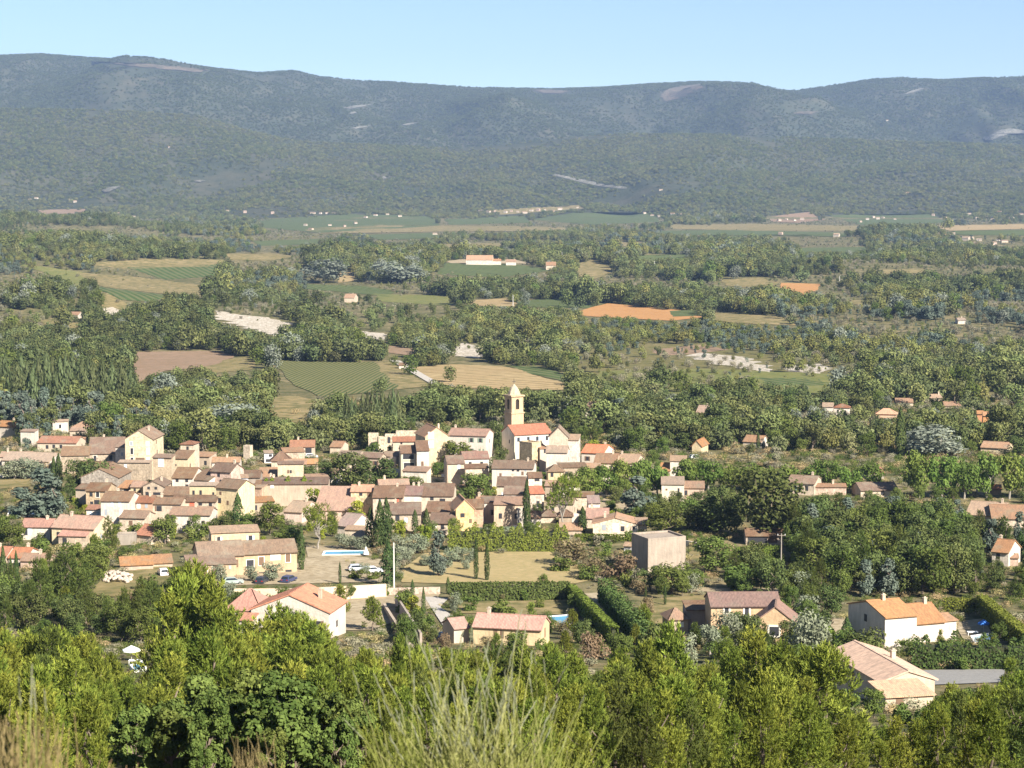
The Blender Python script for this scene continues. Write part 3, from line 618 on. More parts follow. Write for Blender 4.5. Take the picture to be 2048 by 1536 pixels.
house('beige house with a long brown roof and one black square window', [B(305, 362, 1052, 1008, 995, yaw=-5, wc=CREAM, rc=T_OLD, win=[(319, 1017, 1.3, 1.3, 'dark'), (312, 1017, .3, 1.3, 'brown'), (345, 1020, .8, 1, 'grey')])], 'beige house with a black window')
house('small house with an orange lean-to roof and a black barn opening', [B(237, 262, 1002, 976, 961, 'm', yaw=-16, wc=BEIGE, rc=T_TERRA, win=[(254, 983, 1.7, 1.7, 'dark'), (242, 984, .8, .8, 'dark')])], None)
house('little yellow house with a pale pink roof behind the white two-storey house', [B(262, 288, 1005, 974, 963, yaw=-5, wc=YELL, rc=T_PINK, win=[(270, 981, .6, 1, 'dark'), (280, 984, .6, .9, 'brown')])], None)
house('beige gabled house with two black attic windows and a shaded balcony', [B(287, 327, 1008, 973, 963, 'f', yaw=-4, wc=BEIGE, rc=T_OLD, win=[(298, 976, .7, .7, 'dark'), (312, 976, .7, .7, 'dark'), (314, 987, 2, .7, 'dark'), (295, 987, .9, .9, 'dark')])], 'beige gabled house')
house('white house under a mottled brown roof right of the stone house with the gridded window', [B(345, 386, 1000, 956, 935, yaw=-6, wc=WHITE, rc=T_OLD, win=[(355, 958, .8, .9, 'dark'), (374, 958, .8, .9, 'dark'), (374, 971, .8, .7, 'dark')]), B(384, 418, 1000, 960, 938, yaw=-30, wc=WHITE, rc=T_OLD, win=[(392, 968, .6, 1, 'grey'), (400, 968, .6, 1, 'grey')])], 'white house under a mottled roof')
house('stone pink house with a plain brown roof and a tall ivory end wall', [B(422, 462, 1000, 943, 921, yaw=-22, wc=(0.52, 0.39, 0.32), rc=T_BROWN, d=7, win=[(438, 950, .8, .9, 'dark'), (442, 962, .7, .8, 'dark'), (425, 964, .9, 1.6, 'brown')])], 'stone pink house')
house('row house of yellow plaster with three narrow windows', [B(380, 432, 1030, 971, 966, 'm', yaw=-4, wc=YELL, rc=T_PALE, win=[(388, 985, .6, 1.1, 'dark'), (402, 985, .6, 1.2, 'dark'), (427, 987, .5, .8, 'dark')])], None)
house('long cottage with a grey-brown roof and a red garage shutter', [B(345, 432, 1047, 1003, 991, yaw=-3, wc=CREAM, rc=T_BROWN, win=[(386, 1007, 1.6, 2, 'red'), (401, 1006, .9, .8, 'dark'), (421, 1008, .8, .9, 'dark')]), B(326, 380, 1020, 990, 974, yaw=-3, wc=PINK, rc=T_OLD)], 'cottage with the red shutter')
house('low white house under a dusty pink roof just below the red garage shutter', [B(340, 420, 1066, 1030, 1014, yaw=-4, wc=WHITE, rc=T_PINK, chim=1)], 'low white house with dusty pink roof')
house('tall pale yellow house with a blank side wall beside the big cypress', [B(433, 477, 1046, 976, 958, yaw=-28, wc=(0.66, 0.55, 0.34), rc=T_OLD, d=7, win=[(440, 1002, .9, 1.3, 'dark'), (456, 1005, .6, 1, 'brown'), (442, 987, .6, .8, 'brown')])], 'tall pale yellow house')
# --- middle
house('ruined cream wall stump standing alone above the roofs', [B(487, 500, 925, 893, 893, 'flat', yaw=-20, wc=CREAM, stone=.5, d=2)], None, 'ruined_tower', 'ruin')
house('small white hut with black shade panels among parked trailers', [B(529, 546, 926, 906, 903, 'm', yaw=12, wc=(0.63, 0.65, 0.67), rc=T_PALE, win=[(541, 911, 1, .8, 'dark'), (538, 921, 2, .9, 'dark')])], 'white hut', 'hut', 'hut')  # the dark panels paint the black shade on the hut front
house('house with a brown hipped roof behind the cream stone block', [B(543, 582, 945, 923, 903, 'hip', yaw=6, wc=CREAM, rc=T_BROWN, win=[(561, 926, .8, .9, 'dark')])], None)
house('square cream stone house with a pair of tiny windows', [B(556, 607, 975, 928, 923, 'm', yaw=4, wc=(0.57, 0.48, 0.34), stone=.35, rc=T_BROWN, win=[(577, 943, .6, .9, 'brown'), (582, 943, .5, .9, 'dark')]), B(518, 556, 975, 957, 935, 'm', yaw=4, wc=CREAM, rc=T_TERRA)], 'square cream stone house')
house('low house with a dark brown roof and shaded eaves between yellow house and stone block', [B(468, 520, 990, 955, 941, yaw=2, wc=GREYS, rc=T_BROWN, chim=1)], None)
house('long house with a flat brown roof above the ivy-covered wall', [B(526, 656, 1012, 968, 955, yaw=2, wc=BEIGE, rc=T_BROWN, chim=2, d=9, win=[(545, 972, .9, .9, 'white')]), B(512, 528, 1012, 968, 960, 'm', yaw=2, wc=YELL, rc=T_OLD)], 'long brown-roofed house')
house('narrow white house squeezed beside a shaded alley', [B(484, 497, 1020, 955, 950, 'm', yaw=10, wc=(0.63, 0.63, 0.65), rc=T_PALE), B(497, 524, 1015, 975, 972, 'm', yaw=-20, wc=SALM, rc=T_PALE)], None)
house('house with a neat red roof at the back of the village, cars in front', [B(580, 629, 914, 894, 881, yaw=4, wc=CREAM, rc=(0.39, 0.23, 0.16), chim=1, old=.2, win=[(598, 901, 1.6, 1.4, 'dark'), (617, 901, 2, 1.6, 'dark')])], 'neat red roof at the back')
house('small house with an orange roof half hidden by the dark oaks', [B(660, 683, 908, 894, 883, yaw=-12, wc=CREAM, rc=T_TERRA)], None)
house('barn with a very wide pinkish roof facing the valley', [B(629, 703, 1042, 1021, 971, 'm', yaw=-3, wc=PINK, rc=(0.47, 0.35, 0.29), old=.25, d=14)], 'wide pinkish roof')
house('yellow house with a bright pink-orange roof above the lime-green shrub', [B(702, 746, 1034, 983, 970, yaw=-2, wc=YELL, rc=(0.50, 0.29, 0.19), old=.1, chim=1, win=[(722, 988, .8, .8, 'dark'), (738, 988, .8, 1.2, 'brown')])], 'yellow house with the pink-orange roof')
house('terraced house with a brown roof and dark red shutters', [B(746, 806, 1040, 995, 972, yaw=-2, wc=CREAM, rc=T_BROWN, chim=1, win=[(795, 1001, .7, 1.4, 'red'), (801, 1002, .6, 1.2, 'brown'), (760, 1001, .7, 1, 'grey')])], 'house with the dark red shutters')
house('white terraced house with a mauve-brown roof and pale green shutters', [B(806, 843, 1036, 990, 972, yaw=-2, wc=WHITE, rc=(0.29, 0.18, 0.15), chim=2, win=[(817, 998, .6, 1, 'pale'), (831, 998, .6, 1, 'pale')])], 'white terraced house')
house('cream terraced house with a wide dark brown roof, right end of the terrace', [B(843, 906, 1036, 992, 967, yaw=-2, wc=CREAM, rc=T_BROWN, win=[(864, 995, .9, .9, 'dark'), (885, 1003, 1.4, 1.6, 'dark')])], 'right end of the terrace')
house('low house with a ridged brown roof in front of the terrace', [B(779, 842, 1062, 1028, 1005, yaw=3, wc=BEIGE, rc=T_BROWN, chim=1, win=[(795, 1036, 1, 1.2, 'dark'), (812, 1040, .8, 1.2, 'blue')])], 'low ridged brown roof')
house('pair of stepped dark brown roofs behind the pointed cypresses', [B(851, 906, 1050, 1024, 1004, yaw=-6, wc=BEIGE, rc=T_BROWN), B(858, 908, 1070, 1047, 1026, yaw=-6, wc=CREAM, rc=T_BROWN, win=[(870, 1052, .8, 1, 'white'), (885, 1053, .8, 1.2, 'dark')])], 'stepped dark brown roofs')
house('white-gabled house with a grey-pink roof right of the twisted pine', [B(673, 703, 1068, 1052, 1024, yaw=-30, wc=(0.62, 0.55, 0.46), rc=(0.32, 0.24, 0.21), d=9), B(690, 735, 1078, 1060, 1052, 'm', yaw=-12, wc=CREAM, rc=T_PALE)], 'white-gabled house')
house('small poolside shelter with a sand-coloured hipped roof', [B(706, 736, 1090, 1075, 1061, 'hip', yaw=0, wc=BEIGE, rc=T_PALE, old=.1, d=3)], None, 'pool_house', 'pool house')
house('bright yellow house with one black square window and an orange roof', [B(912, 948, 1066, 1018, 1000, 'f', yaw=10, wc=(0.64, 0.48, 0.24), rc=T_TERRA, d=9, win=[(925, 1030, 1, 1, 'dark'), (941, 1042, .7, 1, 'brown')]), B(932, 966, 1058, 1016, 999, yaw=0, wc=SALM, rc=T_BROWN)], 'bright yellow house')
house('three-storey house with two shaded loggias and a brown roof', [B(802, 834, 960, 906, 891, yaw=6, wc=(0.55, 0.48, 0.35), rc=T_BROWN, win=[(817, 913, 3.2, 1.5, 'dark', 1), (818, 931, 3., 1.7, 'dark', 1)]), B(834, 858, 962, 901, 881, yaw=6, wc=WHITE, rc=T_BROWN, win=[(846, 911, .8, 1.1, 'pale'), (845, 927, .7, 1.3, 'brown')])], 'house with the loggias')
house('cream house with a thin red roof line behind the loggia house', [B(786, 832, 925, 883, 874, yaw=4, wc=CREAM, rc=T_RED, win=[(803, 886, .6, .7, 'dark')])], None)
house('roofless cream ruin with jagged walls and black gaps', [B(757, 770, 908, 876, 876, 'flat', yaw=12, wc=(.5, .43, .32), stone=.8, d=2.5), B(737, 757, 905, 868, 868, 'flat', yaw=2, wc=(0.52, 0.45, 0.34), stone=.8, d=1.2), B(770, 792, 905, 872, 872, 'flat', yaw=2, wc=(0.52, 0.45, 0.34), stone=.8, d=4, win=[(778, 880, .9, 2., 'dark'), (786, 890, .8, .8, 'dark')]), B(792, 835, 900, 864, 864, 'flat', yaw=2, wc=(0.52, 0.45, 0.34), stone=.8, d=2)], 'roofless cream ruin', 'ruin', 'ruin')
house('large gabled house with two pale blue windows and a long white wing', [B(851, 897, 948, 872, 855, 'f', yaw=18, wc=(0.55, 0.45, 0.30), stone=.25, rc=(0.44, 0.26, 0.14), d=11, win=[(862, 870, 1.5, 1.9, 'pale', 1), (862, 888, 1.5, 1.9, 'pale', 1)]), B(896, 972, 935, 871, 857, yaw=-14, wc=WHITE, rc=(0.35, 0.21, 0.15), old=.2, chim=1, d=9)], 'gabled house with pale blue windows')
house('stone-fronted house with a split brown roof and white upper wall, left of the church', [B(895, 929, 978, 927, 911, yaw=8, wc=(0.57, 0.47, 0.35), stone=.3, rc=T_BROWN, win=[(918, 932, .8, 1.6, 'white'), (886, 950, .9, .9, 'dark')]), B(927, 978, 968, 917, 903, yaw=8, wc=WHITE, rc=(0.28, 0.17, 0.13), chim=1), B(931, 977, 982, 936, 928, 'm', yaw=8, wc=CREAM, rc=T_BROWN, win=[(966, 940, .5, .8, 'dark')])], 'stone-fronted house')
house('long low white house with three small black windows under the church', [B(984, 1066, 988, 937, 921, yaw=-6, wc=WHITE, rc=T_OLD, chim=1, win=[(1026, 940, .6, .6, 'dark'), (1036, 940, .7, .7, 'dark'), (1051, 940, .5, .6, 'grey'), (1045, 946, .6, 1, 'brown'), (1001, 950, .6, 1, 'brown')])], 'long white house under the church')
house('white house with two overlapping brown roofs left of the tall single cypress', [B(1008, 1050, 1022, 988, 972, yaw=-3, wc=WHITE, rc=T_BROWN), B(994, 1050, 1010, 972, 954, yaw=-3, wc=CREAM, rc=T_BROWN, chim=1)], 'overlapping brown roofs')
house('blank cream garage block with a weathered parapet beside the tall single cypress', [B(988, 1046, 1056, 1009, 1001, 'm', yaw=-3, wc=(0.55, 0.44, 0.32), stone=.2, rc=T_PINK, d=7), B(1034, 1048, 1058, 1019, 1019, 'flat', yaw=-3, wc=WHITE, d=3)], 'blank cream block')
house('small white house with one long black window under a brown roof', [B(1057, 1084, 1004, 955, 945, yaw=4, wc=WHITE, rc=T_BROWN, win=[(1074, 958, 1.3, .8, 'dark')])], None)
house('house with a bright red roof right of the tall single cypress', [B(1060, 1088, 1030, 987, 973, yaw=10, wc=(0.54, 0.45, 0.37), rc=(0.42, 0.17, 0.10), win=[(1076, 1008, .8, 1.6, 'dark')])], 'bright red roof')
house('brown-roofed shed with a white base right of the tall single cypress', [B(1058, 1082, 1056, 1036, 1023, yaw=2, wc=WHITE, rc=T_BROWN)], None, 'shed', 'shed')
house('cottage with a rounded brown roof behind the umbrella pine trunk', [B(1082, 1112, 1046, 1034, 1018, 'hip', yaw=0, wc=CREAM, rc=T_BROWN), B(1118, 1144, 1048, 1034, 1019, 'hip', yaw=0, wc=STONE, rc=T_BROWN)], None)
# --- church
cr, ci = house('church with an orange tiled nave roof and white south wall on top of the village', [
    B(1029, 1103, 935, 868, 846, yaw=24, wc=(0.66, 0.60, 0.49), rc=T_ORANGE, old=.12, d=9.5, wname='nave_wall'),
    B(1098, 1136, 945, 874, 855, 'f', yaw=-4, wc=CREAM, stone=.25, rc=T_OLD, d=7, wname='chapel_wall')], 'church nave', 'church', 'church')
house('old square tower block of rough stone, its shaded side brown, against the church', [B(1064, 1082, 945, 886, 886, 'flat', yaw=44, wc=(0.50, 0.40, 0.26), stone=.6, d=5.4)], 'square stone block', 'stone_tower', 'tower')
house('big white house in steps below the church chapel', [B(1092, 1134, 955, 905, 892, yaw=-6, wc=WHITE, rc=T_PALE, d=7), B(1133, 1157, 945, 880, 874, 'm', yaw=-6, wc=WHITE, rc=T_PALE, d=7), B(1080, 1096, 945, 897, 888, 'm', yaw=20, wc=(0.52, 0.45, 0.37), rc=T_PINK, d=5, win=[(1090, 884, .8, 1.2, 'dark')])], 'big stepped white house')
house('house with a vivid orange roof slanting right of the church', [B(1163, 1207, 932, 906, 889, yaw=-18, wc=WHITE, rc=(0.60, 0.18, 0.06), old=.05)], 'vivid orange roof')
house('house with pinkish roofs in two tiers behind the clipped plane trees', [B(1188, 1232, 950, 926, 907, yaw=-10, wc=CREAM, rc=T_PINK), B(1222, 1272, 948, 926, 908, yaw=-16, wc=CREAM, rc=T_PALE, old=.2)], None)
house('yellow house with a small hipped roof at the left end of the plane trees', [B(1096, 1128, 972, 944, 929, 'hip', yaw=4, wc=YELL, rc=T_OLD, win=[(1104, 938, .8, 1.2, 'dark')])], None)
house('plain ivory house with one thin dark door beyond the cedar', [B(1323, 1368, 1003, 969, 964, 'm', yaw=-4, wc=(0.66, 0.60, 0.47), rc=T_PALE, d=8, win=[(1357, 985, .5, 2.4, 'dark'), (1333, 979, .5, .5, 'brown')]), B(1362, 1408, 1000, 976, 963, yaw=-4, wc=PINK, rc=T_PINK)], 'plain ivory house')
house('white flat-fronted house with a terracotta annexe behind the plane row', [B(1340, 1372, 965, 922, 918, 'm', yaw=-6, wc=WHITE, rc=T_PALE, d=6), B(1319, 1340, 965, 942, 926, yaw=-10, wc=CREAM, rc=T_TERRA)], None)
house('cream house with a bright blue door and a long orange roof', [B(1186, 1276, 1074, 1048, 1036, 'f', yaw=-5, wc=(0.64, 0.55, 0.42), rc=T_TERRA, d=8, win=[(1231, 1055, 1.4, 2.1, 'blue'), (1245, 1057, .9, 1.2, 'dark'), (1267, 1055, .5, .8, 'dark'), (1208, 1055, .9, 1.3, 'grey')]), B(1270, 1293, 1074, 1050, 1046, 'm', yaw=-5, wc=CREAM, rc=T_PALE, d=6), B(1173, 1217, 1056, 1037, 1017, yaw=-3, wc=CREAM, rc=(0.42, 0.25, 0.19), old=.2)], 'cream house with the blue door')
house('small white block with a mauve roof below the plane trees', [B(1177, 1200, 1032, 1006, 991, 'm', yaw=3, wc=WHITE, rc=(0.30, 0.23, 0.21)), B(1144, 1168, 1048, 1036, 1034, 'flat', wc=WHITE, d=5)], None)
house('low house with a flat terracotta roof left of the blue-door house', [B(1120, 1164, 1070, 1060, 1047, yaw=0, wc=BEIGE, rc=T_TERRA)], None)
# --- right
house('brown-roofed house with a cream end wall behind the dark oaks at the right', [B(1574, 1628, 990, 967, 951, yaw=-22, wc=CREAM, rc=T_OLD, chim=1), B(1632, 1692, 990, 974, 968, yaw=0, wc=PINK, rc=T_PINK)], 'brown-roofed house behind the oaks')
house('house with a flat brown roof and a white chimney stack at its right end', [B(1722, 1796, 994, 981, 965, yaw=6, wc=CREAM, rc=T_BROWN, win=[(1740, 986, 1, 1, 'dark'), (1765, 986, 1, 1, 'dark')])], 'flat brown roof with the white stack')
house('small house with a red-brown roof peeping between pale green planes', [B(1735, 1768, 958, 946, 936, yaw=10, wc=GREYS, rc=T_RED)], None)
house('white outbuilding with a dark red roof at the foot of the right-hand planes', [B(1952, 1968, 990, 970, 966, 'm', yaw=-20, wc=WHITE, rc=T_PALE), B(1966, 2002, 990, 979, 970, yaw=-10, wc=SALM, rc=T_RED)], None)
house('long farmhouse with faded pink roofs cut by the right edge', [B(1932, 2002, 1050, 1031, 1003, yaw=-24, wc=CREAM, rc=T_PALE), B(1985, 2090, 1056, 1038, 1010, yaw=-8, wc=CREAM, rc=T_PINK, chim=1)], 'long pink-roofed farmhouse')
house('white house with an orange gable roof near the right edge, among the oaks', [B(1984, 2016, 1132, 1104, 1074, yaw=-32, wc=WHITE, rc=T_TERRA, chim=1, d=8, win=[(1996, 1112, .8, 1.1, 'dark')]), B(2010, 2036, 1132, 1116, 1112, 'm', yaw=-10, wc=PINK, rc=T_PINK)], 'white house with the orange gable')
house('open-fronted barn with a brown tiled roof beside the clipped hedge', [B(1492, 1567, 1090, 1072, 1058, yaw=-2, wc=(0.42, 0.35, 0.29), rc=T_BROWN, d=6, win=[(1515, 1080, 4.4, 1.3, 'dark'), (1545, 1080, 2.2, 1.3, 'brown')])], 'open-fronted barn', 'barn', 'barn')
house('windowless grey concrete shed with a shadowed left side', [B(1296, 1371, 1150, 1077, 1077, 'flat', yaw=22, wc=CONC, d=8, win=[(1311, 1132, 1.1, .7, 'dark')])], 'grey concrete shed', 'shed', 'shed')
house('pale little utility cabin beside the concrete shed', [B(1248, 1264, 1102, 1092, 1086, 'g', yaw=-20, wc=(0.50, 0.50, 0.52), rc=T_PALE, d=2.5)], None, 'cabin', 'cabin')
# --- small cottages and sheds squeezed between the village houses
def infill(poly, n):
    cn = {'white': WHITE, 'cream': CREAM, 'beige': BEIGE, 'pinkish': PINK, 'stone': STONE}; rn = {'brown': T_BROWN, 'faded tan': T_OLD, 'terracotta': T_TERRA, 'dusty pink': T_PINK}; seen = set(); c = 0
    for _ in range(900):
        if c >= n: break
        px, py = random.uniform(170, 1290), random.uniform(925, 1052)
        if not pinside(np.array([px]), np.array([py]), poly)[0]: continue
        P = hit(px, py); w = random.uniform(5, 8.5); d = random.uniform(4.5, 6); h = random.uniform(2.8, 5.2); s = F / (P.y * CP - P.z * SP)
        if any((P.x - a) ** 2 + (P.y + d / 2 - b) ** 2 < (r * .82 + w * .5) ** 2 for a, b, r in FOOT): continue
        if any(P.y < D and min(x1, px + w * s / 2) - max(x0, px - w * s / 2) > 6 and py - (h + 1.5) * s < y0 + .45 * (y1 - y0) and py > y0 for x0, y0, x1, y1, D in PROT): continue
        kc, kr = random.choice(list(cn)), random.choice(list(rn)); best = min(LM, key=lambda l: (l[0] - px) ** 2 + 1.6 * (l[1] - py) ** 2); dx, dy = px - best[0], py - best[1]
        rel = ('left of' if dx < 0 else 'right of') if abs(dx) > 1.3 * abs(dy) else ('below' if dy > 0 else 'above')
        lab = f'little {kc} cottage with a {kr} roof {rel} the {best[2]}'
        if lab in seen or len(lab.split()) > 16: continue
        seen.add(lab); c += 1; lm0 = len(LM)
        house(lab, [B(px - w * s / 2, px + w * s / 2, py, py - h * s, py - (h + 1.35) * s, random.choice('ggm'), yaw=random.uniform(-22, 16), wc=cn[kc], rc=rn[kr], d=d)], None, 'cottage', 'cottage', 'small cottages between the village houses')
infill([(170, 960), (330, 940), (480, 930), (640, 940), (800, 915), (900, 925), (1290, 925), (1290, 1040), (1000, 1052), (700, 1052), (480, 1040), (300, 1052), (170, 1040)], 34)
# --- near houses
house('long ochre farmhouse of several mottled tile roofs with shuttered windows', [
    B(487, 594, 1146, 1106, 1074, yaw=16, wc=OCHRE, rc=T_OLD, d=8, th=.22, old=.8, win=[(523, 1121, 1.1, 1.8, 'brown', 1), (546, 1115, .9, .9, 'grey', 1), (556, 1115, .9, .9, 'grey', 1), (576, 1117, 1., 1.8, 'brown', 1), (501, 1126, 1.5, 1.8, 'dark', 1), (525, 1150, 1.5, 1.4, 'dark'), (577, 1148, 1.3, 1.4, 'dark')]),
    B(398, 488, 1152, 1112, 1080, yaw=16, wc=OCHRE, rc=T_OLD, d=9, th=.22, old=.5, win=[(472, 1128, .9, 1.6, 'brown')]),
    B(377, 473, 1160, 1129, 1108, 'm', yaw=16, wc=OCHRE, rc=T_OLD, d=6, th=.22, win=[(405, 1146, 2., 2.7, 'brown', 1), (434, 1143, 1.8, 2.6, 'brown', 1), (460, 1136, .5, .8, 'grey')]),
    B(424, 519, 1130, 1064, 1060, 'm', yaw=14, wc=(0.57, 0.44, 0.29), rc=T_PALE, d=5)], 'long ochre farmhouse', 'farmhouse', 'farmhouse')
house('low tiled outbuilding left of the ochre farmhouse', [B(242, 306, 1140, 1130, 1113, 'm', yaw=14, wc=PINK, rc=T_TERRA), B(306, 345, 1134, 1126, 1109, 'm', yaw=14, wc=BEIGE, rc=T_TERRA)], 'low tiled outbuilding', 'outbuilding', 'outbuilding')
house('large white house with salmon roof and blank white gable, half hidden by pines', [
    B(503, 657, 1276, 1222, 1190, 'f', yaw=-12, wc=WHITE, rc=(0.50, 0.26, 0.19), old=.05, d=10, th=.22),
    B(452, 520, 1268, 1222, 1176, 'hip', yaw=-12, wc=WHITE, rc=(0.50, 0.26, 0.20), old=.05, d=8),
    B(470, 505, 1282, 1240, 1226, 'm', yaw=-12, wc=WHITE, rc=(0.50, 0.28, 0.20), old=.05)], 'large white house with the salmon roof')
house('low ochre cottage with a speckled pink roof and two thin windows, behind dry stalks', [
    B(946, 1082, 1290, 1256, 1228, yaw=-14, wc=(0.59, 0.47, 0.29), rc=(0.46, 0.26, 0.20), old=.15, d=6, win=[(991, 1268, .6, 1.3, 'brown'), (1004, 1269, .6, 1.3, 'brown'), (.45, 1268, .6, 1.6, 'brown', 0, 'R')]),
    B(908, 938, 1286, 1256, 1236, yaw=24, wc=(0.50, 0.44, 0.35), rc=(0.44, 0.28, 0.22), d=5, old=.2)], 'low ochre cottage')
house('two-storey apricot house with a mauve-brown roof and an arched white window', [
    B(1422, 1560, 1277, 1212, 1184, yaw=2, wc=(0.54, 0.39, 0.24), rc=(0.28, 0.18, 0.15), old=.3, d=8, th=.2, win=[(1453, 1219, .7, .9, 'dark', 2), (1493, 1222, .7, 2.2, 'dark', 2), (1460, 1249, 2.6, 1.1, 'dark')]),
    B(1512, 1588, 1284, 1243, 1214, 'f', yaw=-9, wc=(0.54, 0.39, 0.24), rc=(0.34, 0.21, 0.16), old=.3, d=7, win=[(1548, 1262, 1.6, 1.5, 'dark', 2)]),
    B(1374, 1422, 1268, 1220, 1208, 'm', yaw=4, wc=(0.44, 0.35, 0.28), rc=T_BROWN, d=5),
    B(1339, 1376, 1270, 1240, 1216, 'hip', yaw=10, wc=BEIGE, rc=(0.35, 0.24, 0.18), d=5, win=[(1364, 1249, .6, .9, 'white')])], 'apricot house')
house('white house stepping down in three orange roofs, its left gable in shadow', [
    B(1770, 1832, 1294, 1233, 1197, yaw=20, wc=WHITE, rc=T_TERRA, old=.08, d=12, th=.2, win=[(1818, 1272, .6, 1.1, 'grey'), (.52, 1247, .9, 1.2, 'dark', 0, 'L')], chim=1),
    B(1832, 1888, 1284, 1245, 1206, yaw=20, wc=WHITE, rc=T_TERRA, old=.08, d=9, win=[]),
    B(1888, 1912, 1280, 1241, 1228, yaw=20, wc=WHITE, rc=T_TERRA, old=.08, d=6, win=[(1901, 1254, .7, .8, 'grey')])], 'white house with three orange roofs')
house('house with a broad pale pink roof seen from above, two chimneys and roof lights', [
    B(1772, 1866, 1418, 1392, 1362, 'm', yaw=13, wc=CREAM, rc=(.66, .5, .37), old=0, d=5, win=[(1800, 1406, 1, 1.5, 'brown')]),
    B(1764, 1868, 1404, 1362, 1343, 'f', yaw=13, wc=CREAM, rc=(.62, .43, .31), old=0, d=17, th=.22, chim=1),
    B(1700, 1738, 1392, 1345, 1338, 'm', yaw=16, wc=(0.60, 0.50, 0.34), rc=T_TERRA, d=4)], 'broad pale pink roof')
house('house with a terracotta roof cut by the left edge, among the front pines', [B(-40, 20, 1356, 1322, 1292, yaw=-8, wc=PINK, rc=T_TERRA, old=.1)], None)
house('two linked houses with orange roofs and white chimneys at the left edge', [B(-20, 12, 1126, 1112, 1094, yaw=-6, wc=CREAM, rc=(0.49, 0.23, 0.14), chim=1), B(18, 52, 1126, 1116, 1096, yaw=-6, wc=WHITE, rc=(0.49, 0.23, 0.14), chim=1)], 'orange roofs at the left edge')
house('cottage with a dusty pink roof among the left gardens', [B(42, 92, 1136, 1122, 1108, yaw=-6, wc=PINK, rc=T_PINK, chim=1)], None)
house('white bungalow with a clean red roof and french windows at the left', [B(42, 100, 1080, 1054, 1038, yaw=-4, wc=WHITE, rc=(0.42, 0.22, 0.16), old=.2, chim=1, win=[(52, 1063, .9, 1.7, 'dark'), (60, 1063, .9, 1.7, 'pale')])], 'white bungalow')
house('long house with a pinkish brown roof and an ivory gable facing right', [B(105, 188, 1090, 1056, 1031, yaw=-16, wc=(0.62, 0.53, 0.35), rc=(0.39, 0.25, 0.18), d=9, chim=1), B(118, 172, 1094, 1072, 1058, 'm', yaw=-8, wc=BEIGE, rc=(0.49, 0.30, 0.24), d=4, win=[(130, 1082, 1, 1.4, 'dark')])], 'long pinkish brown roof')
house('cottage with a bright orange slanted roof behind a grey yard wall', [B(272, 302, 1088, 1070, 1044, yaw=-30, wc=CREAM, rc=(0.50, 0.21, 0.10), old=.1, d=7), B(234, 272, 1090, 1072, 1072, 'flat', yaw=4, wc=GREYS, d=4)], 'bright orange slanted roof')
house('beige cottage with a mossy roof just right of the white two-storey house', [B(240, 290, 1066, 1036, 1022, yaw=-10, wc=CREAM, rc=T_OLD, win=[(262, 1046, .9, 1.2, 'brown')])], None)
house('small cottage with a sloping pink roof among the vines', [B(568, 604, 1045, 1024, 1002, yaw=-20, wc=(0.59, 0.49, 0.42), rc=T_PALE, chim=1)], None)
